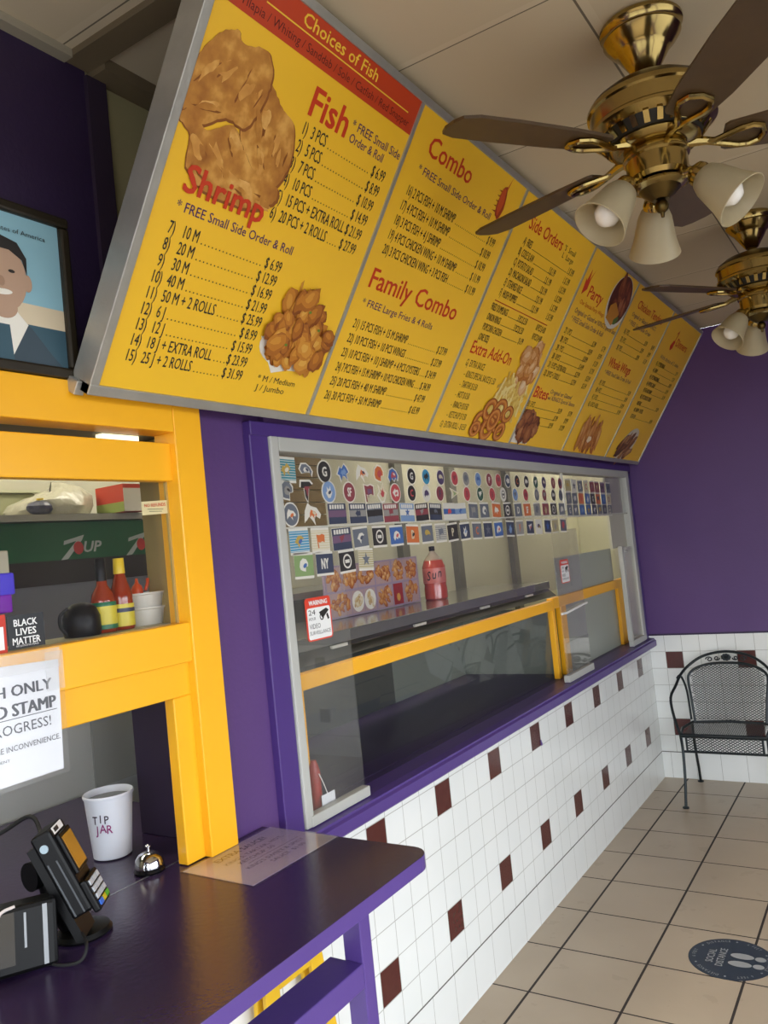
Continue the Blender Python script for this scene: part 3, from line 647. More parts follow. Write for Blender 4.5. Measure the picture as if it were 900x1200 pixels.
# ================================================================== COUNTER
ct = thing('counter', 'glossy dark purple ordering counter with rounded corner below the yellow window', 'counter', (.25, -4.9, 0))
o_ = []
for (cx, cy, a0) in ((.455, -3.91, 0),):
    o_ += [(cx + .05 * cos(R_(a)), cy + .05 * sin(R_(a))) for a in range(0, 91, 15)]
out = [(-.058, -5.6), (.505, -5.6)] + o_ + [(-.018, -3.86), (-.018, -3.99), (-.058, -3.99)]
M_ctop = paint('dark_purple_counter_gloss', '2f2140', '3a2b4c', .22, .18, 70); M_cedge = M_purple_trim
top = MB(); top.m(0).prism(out, .984, .9851); top.m(1).prism(out, .952, .984); bevelled(top.build('counter_top', [M_ctop, M_cedge], ct), .002)
bevelled(MB().box(.375, .424, -4.06, -4.02, 0, .952).build('leg', M_purple_trim, ct))
bevelled(MB().box(.375, .424, -5.52, -5.48, 0, .952).build('leg', M_purple_trim, ct))
bevelled(MB().box(.335, .424, -5.50, -4.06, .752, .804).build('rail', M_purple_trim, ct))
ic = thing('inner_counter', 'dark purple inner counter behind the pass through opening', 'counter', (-.45, -4.6, 0))
MB().box(-.845, -.064, -5.5, -3.8, .955, .984).build('counter_top', M_ctop, ic)
MB().box(-.80, -.14, -5.5, -3.84, 0, .955).build('cabinet_body', M_grey_wall, ic)
MB().box(-.063, -.059, -5.3, -4.0, .9835, .9856).build('edge_strip', M_steel, ic)

# ---- card terminal on a swivel stand
ts = thing('terminal_stand', 'black swivel stand holding the card terminal on the purple counter', 'stand', (-.03, -4.53, .985))
MB().lathe([(.062, .985), (.066, .990), (.060, .998), (.03, 1.004)], 32, Matrix.Translation((0.045, -4.465, 0)) @ Matrix.Diagonal((.8, .85, 1, 1))).build('base_dish', M_black, ts, smooth=True)
MB().tube([(.03, -4.475, 1.0), (.005, -4.50, 1.06), (-.01, -4.50, 1.12)], [.024, .022, .02], 14).build('post', M_black, ts, smooth=True)
MB().tube([(-.015, -4.535, 1.115), (-.015, -4.465, 1.115)], .028, 20).tube([(-.01, -4.5, 1.115), (.035, -4.5, 1.14)], .018, 12).build('joint', M_black, ts, smooth=True)
_q = Matrix.Rotation(R_(38), 3, 'Z'); A = _q @ Vector((.40, 0, -.917)).normalized(); Nn = _q @ Vector((.917, 0, .40)).normalized(); Yv = _q @ Vector((0, 1, 0))
ctr = Vector((.080, -4.50, 1.128))
MT = Matrix(((A.x, Yv.x, Nn.x, ctr.x), (A.y, Yv.y, Nn.y, ctr.y), (A.z, Yv.z, Nn.z, ctr.z), (0, 0, 0, 1)))     # x down the face, y across, z out of the face
tm = thing('card_terminal', 'black card payment terminal with amber screen and keypad tilted up on its stand', 'card terminal', tuple(ctr))
MB().box(-.098, .075, -.040, .040, -.030, .012, .006, MT).prism([(-.08, -.036), (.115, -.036), (.115, .036), (-.08, .036)], -.045, -.028, MT).build('body', M_black, tm)
MB().box(-.080, .004, -.033, .033, .012, .020, .003, MT).build('screen_bezel', M_black, tm)
MB().box(-.072, -.004, -.026, .026, .0195, .0212, 0, MT).build('screen', mat('screen_reflection', '9a6c2c', .12), tm)  # amber colour paints an orange reflection on the screen
MB().box(.020, .085, -.038, .038, .010, .024, .004, MT).build('keypad', M_black, tm)
kx = MB()
for r_ in range(4):
    for c_ in range(3): kx.m(0 if r_ < 3 else (1, 2, 3)[c_]).box(.026 + r_ * .014, .036 + r_ * .014, -.028 + c_ * .020, -.012 + c_ * .020, .024, .027, 0, MT)
kx.build('keys', [mat('grey_key', 'b9bcc0', .4), mat('blue_key', '3b6fd0', .4), mat('yellow_key', 'c8b020', .4), mat('green_key', '4fa62c', .4)], tm)
MB().lathe([(.008, .0395), (.008, .042)], 18, MT @ Matrix.Translation((-.07, 0, -.012)) @ Matrix.Rotation(R_(90), 4, 'X')).build('seal', mat('silver_seal', '9fb0b8', .3, .5), tm)
MB().box(-.097, -.083, -.028, .025, .0115, .0128, 0, MT).m(1).box(-.094, -.086, -.022, .0, .0126, .0132, 0, MT).build('label_sticker', [M_white, M_ink], tm)
s_ = MB()
for q in (-.004, -.022): s_.box(-.04, .07, -.0412, -.0398, q, q + .003, 0, MT)
s_.build('side_trim', mat('grey_side_trim', '4a4d50', .3), tm)
MB().tube(sm([MT @ Vector((.10, -.02, -.035)), (.150, -4.535, 1.015), (.155, -4.55, .996), (.135, -4.565, .989), (.10, -4.575, .989), (.07, -4.56, .990), (.045, -4.545, 1.01)]), .003, 8).build('charging_cable', M_blackm, None, smooth=True); tag(bpy.data.objects[-1] if False else C.objects[-1], 'thin black cable looping from the terminal down onto the counter', 'cable')
MB().tube(sm([MT @ Vector((-.09, .0, -.03)), (-.05, -4.48, 1.18), (-.10, -4.47, 1.205), (-.17, -4.5, 1.17), (-.26, -4.6, 1.12), (-.34, -4.8, 1.0)]), .0045, 8).build('power_cable', M_blackm, None, smooth=True); tag(C.objects[-1], 'thicker black power cable arching left behind the card terminal', 'cable')
pb = thing('card_reader', 'black card reader box with silver side stripes in front of the swivel stand', 'card reader', (.07, -4.62, .985))
MP = Matrix.Translation((.062, -4.602, .986)) @ Matrix.Rotation(R_(-24), 4, 'Z') @ Matrix.Rotation(R_(-6), 4, 'Y') @ Matrix.Rotation(R_(-3), 4, 'X')
MB().box(-.030, .030, -.056, .052, 0, .118, .008, MP).build('body', M_black, pb)
MB().box(.0295, .0312, .026, .034, .008, .112, 0, MP).box(.0295, .0312, -.006, -.002, .045, .105, 0, MP).build('side_stripe', mat('silver_stripe', '8a8c8e', .3, .5), pb)
MB().box(.0295, .0308, -.050, -.022, .02, .11, 0, MP).build('amber_window', mat('amber_window', '241a08', .2), pb)
MB().tube(sm([MP @ Vector((.025, -.02, .118)), MP @ Vector((.03, -.045, .112)), MP @ Vector((.034, -.055, .085))]), .003, 8).build('wire', mat('white_wire', 'c9bdb8', .4), pb)
nb = thing('napkin_holder', 'white napkin holder cut off by the left edge of the photo', 'napkin holder', (.11, -4.715, .985))
MB().prism([(.06, -4.76), (.132, -4.76), (.132, -4.70), (.06, -4.70)], .985, 1.03).build('body', M_white, nb)

# ---- tip cup
tcx, tcy = -.272, -4.142
cup = thing('tip_cup', 'white paper cup with handwritten TIP JAR standing in the pass through', 'cup', (tcx, tcy, .985))
T0 = Matrix.Translation((tcx, tcy, 0))
MB().lathe([(.044, .986), (.047, .988), (.0595, 1.135), (.062, 1.136), (.0628, 1.141), (.0605, 1.145), (.058, 1.141), (.0575, 1.12), (.045, .992)], 40, T0, cap=True).build('body', mat('white_paper_cup', 'dfe2ea', .35), cup, smooth=True)
MB().lathe([(.0582, 1.128), (.001, 1.129)], 32, T0, cap=False).build('shaded_inside', mat('grey_cup_shade', '5a5c60', .4), cup)  # grey disc paints the shade inside the cup
def wrap_text(mb, txt, zc, h, az0, step, r=.0515):
    for i, ch in enumerate(txt):
        if ch == ' ': continue
        me, a, b_ = tmesh(ch, .01); az = az0 + step * i; s1 = h / CAP; jitter = (i % 2) * .003
        for v in [0]:
            M = T0 @ Matrix.Rotation(az, 4, 'Z') @ Matrix.Translation((r, 0, zc + jitter)) @ WALLROT @ Matrix.Diagonal((s1 * .85, s1, 1, 1)) @ Matrix.Translation((-(a + b_) / 2, 0, 0))
            mb.add(me, M)
L_ = MB(); wrap_text(L_.m(0), 'TIP', 1.080, .019, R_(-76), R_(15), .0568); wrap_text(L_.m(1), 'JAR', 1.055, .020, R_(-74), R_(17), .0548)
L_.build('handwriting', [mat('dark_marker', '2e1a30', .5), mat('magenta_marker', '8c1c6a', .5)], cup)
# ---- bell
bl = thing('service_bell', 'small chrome service bell on the purple counter beside the yellow post', 'bell', (-.085, -4.185, .985))
T1 = Matrix.Translation((-.085, -4.185, .985))
MB().lathe([(.036, 0), (.037, .004), (.034, .010), (.02, .012)], 32, T1).build('base', mat('black_chrome_base', '2a2a2e', .2, .8), bl, smooth=True)
MB().lathe([(.034, .012), (.034, .018), (.031, .030), (.023, .040), (.012, .045), (.005, .046)], 32, T1).build('dome', M_chrome, bl, smooth=True)
MB().lathe([(.0035, .045), (.0035, .054), (.0065, .056), (.0065, .059), (.002, .062)], 16, T1).build('plunger', M_chrome, bl, smooth=True)
# ---- price sheet on the counter
Msheet = Matrix.Translation((.118, -4.013, .9853)) @ Matrix.Rotation(R_(90), 4, 'Z') @ Matrix.Rotation(R_(-1), 4, 'Z')
ps = thing('price_sheet', 'laminated sauce price sheet lying on the corner of the purple counter', 'price sheet', local=True, mat_=Msheet)
MB().prism([(-.152, -.112), (.152, -.112), (.152, .112), (-.152, .112)], 0, .0006).build('sheet', mat('pale_lilac_paper', 'b9b0bd', .18), ps)
b = MB(); text(b, 'EXTRA SAUCE!', 0, .062, .020, .17, align='c', z=.001, bold=.01); text(b, "KING'S, TARTAR, HOT,", .01, .028, .014, .20, align='c', z=.001)
text(b, 'KETCHUP .50', -.01, .002, .014, .12, align='c', z=.001); b.rect(-.06, .12, -.012, -.0105, .001); text(b, "KING'S SWEET & SPICY", .015, -.038, .014, .20, align='c', z=.001); text(b, 'SAUCE  $1.00', .03, -.064, .014, .12, align='c', z=.001)
b.build('lettering', mat('grey_ink', '2e2a34', .5), ps)
MB().prism([(-.157, -.117), (.157, -.117), (.157, .117), (-.157, .117)], .0012, .0016).build('lamination', M_sleeve, ps)

# ---- taped notice
nt_ = thing('paper_notice', 'white printed paper notice about cash only taped to the yellow window rail', 'notice', local=True, mat_=onwall(.0085, -4.600, 1.43))
MB().prism([(-.14, -.125), (.145, -.122), (.152, .100), (-.14, .112)], -.0012, 0).build('sheet', M_paper, nt_)
b = MB()
def fb(txt, x, y, h, w_, n=2):
    for k in range(-n, n + 1): text(b, txt, x + k * .0005, y, h, w_, align='r', z=.0008 + .00004 * k)
fb('CASH ONLY', .132, .044, .0215, .183); fb('NO FOOD STAMP', .138, .006, .0235, .255, 3); b.rect(-.15, .140, .0005, .002, .0008)
fb('IN PROGRESS!', .124, -.028, .019, .172, 0); fb('SORRY FOR THE INCONVENIENCE.', .142, -.060, .0105, .23, 0); fb('MANAGEMENT', .03, -.078, .005, .07, 0)
b.build('lettering', mat('grey_black_ink', '55575e', .6), nt_)
MB().prism([(-.14, -.134), (.158, -.131), (.162, .13), (-.14, .13)], .0012, .0016).build('plastic_sleeve', M_sleeve, nt_)
MB().rect(.12, .162, .04, .118, .0024).rect(-.14, .155, .085, .125, .0022).build('clear_tape', glass('clear_tape', haze=.22, hazecol='ffffff', rough=.15), nt_)

# ---- stickers on the order window
bs = thing('slogan_sticker', 'square black sticker with bold white slogan in the lower corner of the order window', 'sticker', local=True, mat_=onwall(-.0285, -4.490, 1.595))
MB().prism([(-.041, -.034), (.041, -.034), (.041, .034), (-.041, .034)], -.001, 0).build('backing', mat('black_vinyl', '1d1f22', .4), bs)
b = MB()
for i, l in enumerate(['BLACK', 'LIVES', 'MATTER']): text(b, l, -.001, .012 - .0185 * i, .0135, (.052, .045, .062)[i], align='c', bold=.018)
text(b, 'NO JUSTICE NO PEACE', 0, -.030, .0035, .050, align='c'); b.build('lettering', M_white, bs)
rs = thing('window_sticker', 'red and white sticker cut off at the left edge, beside the black slogan sticker', 'sticker', local=True, mat_=onwall(-.0285, -4.571, 1.598))
MB().prism([(-.04, -.04), (.037, -.04), (.037, .036), (-.04, .036)], -.001, 0).build('backing', M_red, rs); MB().rect(-.036, .031, -.034, .012, .0006).build('white_field', M_white, rs)

# ---- framed portrait
pf = thing('framed_portrait', 'dark framed portrait of a smiling person in a suit on the upper purple wall', 'picture', local=True, mat_=onwall(.0, -4.492, 2.308))
f = MB()
for a in ((-.15, .15, .158, .182), (-.15, .15, -.182, -.158), (.126, .15, -.158, .158), (-.15, -.126, -.158, .158)): f.box(*a, 0, .022)
bevelled(f.build('frame', mat('dark_bronze_frame', '2b2418', .45, .2), pf), .006)
b = MB(); b.m(0).rect(-.126, .126, -.158, .158, .010); b.m(1).rect(-.126, .126, -.158, -.03, .0104); b.m(2).rect(-.126, .126, -.16, -.075, .0106)
def pp(pts, z): b.poly([(max(-.126, min(.126, x * 1.3 - .022)), max(-.158, min(.158, y * 1.25 - .046))) for x, y in pts], z)
b.m(3); pp([(-.11, -.158), (-.10, -.08), (-.06, -.035), (-.02, -.012), (.02, -.012), (.05, -.028), (.085, -.07), (.105, -.158)], .0110)
b.m(4); pp([(-.04, -.020), (-.018, .0), (.022, .0), (.045, -.025), (.01, -.12), (-.008, -.12)], .0114)
b.m(2); pp([(-.01, -.03), (.012, -.03), (.016, -.12), (-.012, -.12)], .0117)
def pe(x, y, rx, ry, z, n=28, a=0): b.ell(x * 1.3 - .022, y * 1.25 - .046, rx * 1.3, ry * 1.25, z, n, a)
b.m(5); pe(.004, .052, .044, .060, .0120); pe(.004, .0, .024, .02, .0119)
b.m(6); pp([(-.042, .06), (-.046, .09), (-.03, .114), (.0, .122), (.035, .114), (.050, .09), (.049, .06), (.042, .085), (.02, .098), (-.02, .098), (-.034, .085)], .0124)
b.m(5); pe(.049, .047, .008, .015, .0122, 16); b.m(6); pe(-.014, .062, .006, .003, .0125, 10); pe(.022, .062, .006, .003, .0125, 10); b.m(4); pe(.004, .024, .017, .005, .0125, 14, .1); b.m(7); pe(.003, .042, .006, .009, .0124, 12)
b.build('portrait_print', tones('8fbccb', 'd8c8aa', '3a5866', '3a4a55', 'ece8dc', 'b89880', '2b2725', 'a5846c'), pf)
b = MB(); text(b, 'a', -.012, .138, .013, align='r', z=.0112); text(b, 'President of the United States of America', .092, .116, .0098, .29, align='r', z=.0128); b.build('lettering', M_ink, pf)

# ---- things behind the order window glass
def bottle(name, label, y, x, zb, prof, parts):
    t = thing(name, label, 'bottle', (x, y, zb), 'sauce bottles behind the order window'); T = Matrix.Translation((x, y, zb))
    MB().lathe(prof, 24, T).build('body', M_sauce, t, smooth=True)
    for nm, r0, z0, r1, z1, m_ in parts: MB().lathe([(r0, z0), (r0 + .0004, z0 + .0005), (r1 + .0004, z1 - .0005), (r1, z1)], 24, T).build(nm, m_, t, smooth=True)
    return t
M_sauce = mat('red_hot_sauce', '8c2f12', .12, coat=.5)
bottle('sauce_bottle', 'hot sauce bottle with black cap and green and yellow label behind the order glass', -4.222, -.125, 1.558, [(.027, 0), (.029, .004), (.029, .075), (.025, .092), (.013, .112), (.0115, .150), (.0115, .158)],
       [('cap', .0125, .122, .012, .176, M_black), ('label', .0296, .018, .0296, .066, mat('yellow_label', 'd4c440', .4)), ('label', .02975, .062, .0296, .072, mat('green_label', '1f6b48', .4)), ('label', .0298, .008, .0298, .019, mat('green_label', '1f6b48', .4))])
t = bottle('sauce_bottle', 'hot sauce bottle with yellow cap and yellow label behind the order glass', -4.168, -.125, 1.558, [(.026, 0), (.028, .004), (.028, .07), (.027, .085), (.019, .112), (.0125, .135), (.0115, .158)],
       [('cap', .0135, .136, .0125, .174, mat('yellow_cap', 'd8b828', .4)), ('label', .0286, .008, .0286, .062, mat('yellow_label', 'd4c440', .4)), ('label', .0289, .042, .0289, .052, mat('navy_label', '26304e', .4))])
hc = thing('plastic_cover', 'black rounded dome beside the sauce bottles behind the order glass', 'dome', (-.13, -4.282, 1.557))
MB().lathe([(.040, 0), (.043, .012), (.042, .045), (.034, .066), (.018, .076), (.002, .078)], 28, Matrix.Translation((-.13, -4.282, 1.557))).build('shell', M_black, hc, smooth=True)
MB().tube(sm([(-.13, -4.322, 1.565), (-.128, -4.340, 1.585), (-.13, -4.338, 1.61), (-.13, -4.318, 1.625)]), .004).build('handle', M_blackm, hc)
cs = thing('foam_bowl', 'lower white foam bowl of the pair beside the sauce bottles', 'bowl', (-.16, -4.072, 1.557), 'white foam bowls')
bowlp = [(.045, 0), (.048, .004), (.056, .040), (.060, .042), (.060, .046), (.054, .046), (.044, .008)]
MB().lathe(bowlp, 32, Matrix.Translation((-.16, -4.072, 1.557))).build('bowl', mat('white_foam', 'd9d6cc', .6), cs, smooth=True)
cs2 = dup(cs, (-.16, -4.072, 1.594)); cs2['label'] = 'upper white foam bowl of the pair beside the sauce bottles'
sq = thing('squeeze_cap', 'small orange pointed cap sticking out of the foam bowls', 'cap', (-.16, -4.088, 1.60))
MB().lathe([(.015, 0), (.015, .045), (.012, .055), (.005, .062), (.003, .075)], 18, Matrix.Translation((-.16, -4.088, 1.603))).build('nozzle', mat('orange_plastic', 'd8501c', .35), sq, smooth=True)
MB().tube([(-.15, -4.07, 1.645), (-.148, -4.062, 1.665), (-.15, -4.06, 1.675)], .004).build('loop', mat('orange_plastic', 'd8501c', .35), sq)
# drinks machine, with a shelf above
dm = thing('drink_machine', 'drink machine with green header sign behind the order window', 'drink machine', (-1.05, -4.2, 0))
MB().box(-1.28, -.875, -5.3, -3.45, .0, 1.50).build('body', M_grey_wall, dm)
MB().box(-.876, -.868, -3.735, -3.45, .985, 1.5).build('side_panel', mat('mid_grey_panel', 'b2b4b0', .5), dm)
MB().box(-1.28, -.885, -5.3, -3.42, 1.50, 1.69).build('steel_front', mat('grey_steel_panel', '84868a', .35, .3), dm)
MB().box(-1.28, -.865, -5.3, -3.415, 1.682, 1.762).build('dark_band', mat('dark_brown_band', '2b2722', .45), dm)
hd = MB().box(-1.28, -.870, -5.3, -3.415, 1.762, 1.89).build('header', mat('green_header_sign', '1f5b38', .3, var=.1), dm)
for yc in (-3.725, -3.455):
    b = MB(); M = onwall(-.868, yc, 1.80)
    if yc < -3.7:
        b.m(0).poly([(-.095, .038), (.035, .060), (.02, .035), (-.07, -.045), (-.115, -.048), (-.025, .030), (-.10, .018)], 0, M); b.m(1).ell(.0, 0, .026, .026, .001); 
        for v in b.bm.verts[-28:] if False else []: pass
    else: b.m(0).poly([(-.095, .038), (.035, .060), (.02, .035), (-.07, -.045), (-.115, -.048), (-.025, .030), (-.10, .018)], 0, M)
    b2 = MB(); b2.m(0).poly([(-.075, .030), (.032, .052), (.02, .032), (-.06, -.042), (-.098, -.046), (-.012, .028), (-.078, .014)], .0)
    b2.m(1).ell(-.003, .0, .026, .026, .0008)
    if yc < -3.7: text(b2.m(0), 'UP', .026, -.018, .042, .095, bold=.03, shear=.25, z=.0006)
    o = b2.build('header_logo', [mat('silver_print', 'a9b0aa', .4), mat('red_dot_print', 'b0352c', .4)], hd); o.matrix_local = Matrix.Translation((1.05, 4.2, 0)) @ M @ Matrix.Diagonal((.76, .85, 1, 1)) @ Matrix.Translation((-1.05, -4.2, 0))
    b.bm.free()
sf = thing('wall_shelf', 'grey shelf above the green header behind the order window', 'shelf', (-1.08, -4.2, 1.895))
MB().box(-1.29, -.845, -5.2, -3.40, 1.893, 1.915).build('board', mat('grey_shelf_board', '8f8c7e', .5), sf)
bg_ = MB()
bx = thing('plastic_bag', 'clear grey plastic bag bulging on the shelf behind the order window', 'bag', (-.98, -3.74, 1.916))
b = MB(); rr = random.Random(3); n = 26; P = []
prof = [(.02, 0), (.115, .003), (.125, .03), (.115, .06), (.085, .085), (.04, .098), (.004, .10)]
for k, (r_, zz) in enumerate(prof):
    for i in range(n):
        a = 2 * pi * i / n; w_ = 1 + .08 * sin(3 * a + k) + .05 * rr.uniform(-1, 1); lop = 1 + .25 * sin(a)
        P.append((-.98 + r_ * .85 * w_ * cos(a), -3.74 + r_ * 1.25 * w_ * sin(a), 1.916 + zz * (lop if k else 1)))
b._new(P, [(k * n + i, k * n + (i + 1) % n, (k + 1) * n + (i + 1) % n, (k + 1) * n + i) for k in range(len(prof) - 1) for i in range(n)] + [tuple(range(n))])
b.build('film', mat('grey_clear_film', 'a3a08c', .25, bump=.7, bscale=30), bx, smooth=True)
MB().sph((-.90, -3.84, 1.942), .030, 14, (1, 1.6, .85)).build('dark_contents', mat('dark_blue_contents', '3a3c4c', .3), bx)
MB().lathe([(.012, 1.962), (.012, 1.975)], 12, Matrix.Translation((-.91, -3.83, 0))).build('yellow_lid', mat('yellow_cap', 'd8b828', .4), bx)
tb_ = thing('storage_tub', 'pale green storage tub behind the plastic bag on the shelf', 'tub', (-1.15, -3.95, 1.916))
MB().box(-1.285, -1.12, -4.16, -3.70, 1.916, 2.02, .01).build('tub', mat('pale_green_plastic', 'a8ab84', .5), tb_)
MB().box(-1.29, -1.11, -4.17, -3.69, 2.02, 2.03).build('lid', mat('pale_rim', 'c2c4a8', .5), tb_)
rc = thing('food_carton', 'red and green printed carton with white side at the end of the shelf', 'carton', (-.87, -3.53, 1.916))
MB().box(-.95, -.80, -3.575, -3.475, 1.916, 2.015).build('box', mat('red_carton', 'b83a22', .5), rc)
MB().box(-.95, -.80, -3.5762, -3.5752, 1.917, 1.952).build('green_print', mat('green_carton_print', '8c9a4c', .5), rc)
b = MB(); b.box(-.7995, -.7985, -3.575, -3.475, 1.917, 2.0).build('white_print', mat('white_carton_print', 'cfc9b8', .5), rc)
ws = thing('price_strip', 'small cream strip with red printing stuck on the order window glass', 'strip', local=True, mat_=onwall(-.0285, -4.122, 1.848))
MB().prism([(-.041, -.02), (.041, -.016), (.041, .017), (-.041, .013)], -.001, 0).build('paper', mat('cream_paper', 'd6cb9c', .5), ws)
b = MB(); text(b, 'NO REFUNDS', 0, .001, .008, .066, align='c', bold=.01, rot=.05); b.build('lettering', M_red, ws); b = MB(); b.rect(-.025, .025, -.006, -.0045, .0008).rect(-.02, .02, -.0115, -.010, .0008); b.build('small_print', mat('green_grey_ink', '5d6a50', .5), ws)
pk = thing('reflected_colours', 'shiny blue and purple packet hanging at the left of the order window', 'packet', local=True, mat_=onwall(-.075, -4.545, 1.69))  # solid bands paint a coloured reflection in the glass
b = MB(); b.m(0).box(-.06, .055, .025, .075, -.006, .006, .003); b.m(1).box(-.06, .062, -.018, .028, -.008, .010, .004); b.m(2).box(-.06, .055, -.055, -.016, -.008, .008, .004)
b.build('film', [mat('tan_reflection', '9c947c', .2), mat('blue_reflection', '4a3cc8', .12), mat('purple_reflection', '7a1fa6', .12)], pk)
st = thing('strip_light', 'small bright strip light seen in the slot at the top of the order window', 'light', (-.09, -4.2, 2.034))
MB().box(-.11, -.085, -4.215, -4.105, 2.019, 2.034).build('tube', emit('strip_tube', 'fff0c0', 1.3), st)
kl = thing('ceiling_light', 'fluorescent kitchen fitting behind the near end of the service window', 'light', (-.75, -3.3, 2.75))
MB().box(-.9, -.6, -3.9, -2.7, 2.70, 2.75).build('housing', M_white, kl); MB().box(-.88, -.62, -3.88, -2.72, 2.690, 2.70).build('diffuser', emit('fluorescent_tube', 'fff6e2', 14), kl)
kl2 = dup(kl, (-.75, -.6, 2.75)); kl2['label'] = 'fluorescent kitchen fitting above the far end of the service window'
added_light_near = dup(kl, (-1.12, -4.75, 2.75)); added_light_near['label'] = 'added kitchen light brightening the yellow order window'; added_light_near['group'] = 'kitchen lights'  # unseen light added to brighten the view through the order window
added_light_far = dup(kl, (-.75, 1.9, 2.75)); added_light_far['label'] = 'added kitchen light farthest away past the end of the service window'; added_light_far['group'] = 'kitchen lights'  # unseen light added because the far kitchen stays dark
kl['group'] = kl2['group'] = 'kitchen lights'

# ================================================================== FOOD DISPLAY behind the service window
fd = thing('food_display', 'yellow framed glass food display counter inside the service window', 'display', (-.3, -2.4, 0))
f = MB().box(-.11, -.075, -3.645, -1.46, 1.285, 1.335).box(-.11, -.075, -1.46, -.09, 1.290, 1.345)
bevelled(f.build('top_rail', M_yellow, fd))
for a, c in ((-3.62, -3.562), (-1.47, -1.435), (-1.352, -1.272), (-.30, -.20)): bevelled(MB().box(-.108, -.077, a, c, .926, 1.29).build('post', M_yellow, fd))
b = MB()
for k in range(8):
    y0, y1 = -3.6 + 2.13 * k / 8, -3.6 + 2.13 * (k + 1) / 8; xb = lambda y: -.245 + .125 * (y + 3.6) / 2.13
    v = [(-.093, y0, 1.285), (-.093, y1, 1.285), (xb(y1), y1, .927), (xb(y0), y0, .927)]
    b._new(v, [(0, 1, 2, 3)])
b.build('front_glass', M_guard, fd)
MB().box(-.75, -.112, -3.66, -.12, .86, .9262).build('base', mat('dark_purple_base', '3a2b55', .4, 0), fd)
MB().box(-.72, -.70, -3.66, -2.1, .926, 1.36).build('back_panel', mat('dark_grey_back', '3a3f3f', .4), fd)
MB().box(-.72, -.70, -2.1, -1.25, .926, 1.36).build('back_panel', mat('reflection_grey_back', '757b73', .4), fd)  # lighter grey paints the outdoor reflection in the glass
MB().box(-.70, -.112, -1.325, -1.312, .927, 1.284).build('end_panel', mat('reflection_grey_back', '5a5f59', .4), fd)
MB().box(-.70, -.11, -3.67, -3.655, .926, 1.30).build('end_panel', mat('dark_grey_back', '3c4042', .4), fd)
MB().box(-.104, -.099, -1.31, -.30, .926, 1.55).build('frosted_screen', mat('grey_frosted_acrylic', '9ea396', .35), fd)
MB().box(-.11, -.07, -3.60, -.12, .918, .9255).build('foot_strip', mat('dark_purple_strip', '3f2f5c', .4), fd)
hd_ = thing('food_warmer', 'long dark food warmer hood with a steel top inside the service window', 'food warmer', (-.4, -2.4, 1.34))
MB().prism([(-.60, 1.345), (-.125, 1.345), (-.17, 1.385), (-.60, 1.385)], -3.60, -1.27, Matrix(((1, 0, 0, 0), (0, 0, 1, 0), (0, 1, 0, 0), (0, 0, 0, 1)))).build('hood', mat('black_hood', '1c1b1a', .4), hd_)
bevelled(MB().box(-.62, -.165, -3.62, -1.25, 1.383, 1.425).build('steel_top', mat('worn_steel_top', '7f8078', .14, .6, var=.15), hd_))
tg = MB()
for y in (-3.3, -2.75, -2.15, -1.62): tg.box(-.160, -.150, y, y + .09, 1.372, 1.382)
tg.build('tags', mat('pale_tags', 'b6b6ae', .5), hd_)
sb = thing('soda_bottle', 'large bottle of red soda with black cap on top of the food warmer', 'bottle', (-.42, -2.075, 1.425)); T = Matrix.Translation((-.42, -2.075, 1.425))
MB().lathe([(.05, 0), (.056, .006), (.056, .05), (.053, .07), (.056, .09), (.056, .16), (.045, .19), (.022, .215)], 28, T).build('body', mat('red_soda', 'b5483c', .1, coat=.6), sb, smooth=True)
MB().lathe([(.046, .189), (.022, .216), (.013, .228), (.013, .24)], 24, T, cap=False).build('neck', mat('clear_neck', 'a89a8c', .15), sb, smooth=True); MB().lathe([(.0145, .234), (.0145, .255), (.012, .257)], 20, T).build('cap', M_black, sb)
MB().lathe([(.0565, .08), (.0568, .082), (.0568, .150), (.0565, .152)], 28, T, cap=False).build('label', mat('pink_label', 'c46a62', .3), sb, smooth=True)
b = MB()
for i, ch in enumerate('Sun'):
    me, a, b_ = tmesh(ch, .01, .2); s1 = .042 / CAP
    b.add(me, T @ Matrix.Rotation(R_(-88 + i * 27), 4, 'Z') @ Matrix.Translation((.0575, 0, .095 + .006 * i)) @ WALLROT @ Matrix.Diagonal((s1 * .7, s1, 1, 1)) @ Matrix.Translation((-(a + b_) / 2, 0, 0)))
b.build('lettering', M_ink, sb)
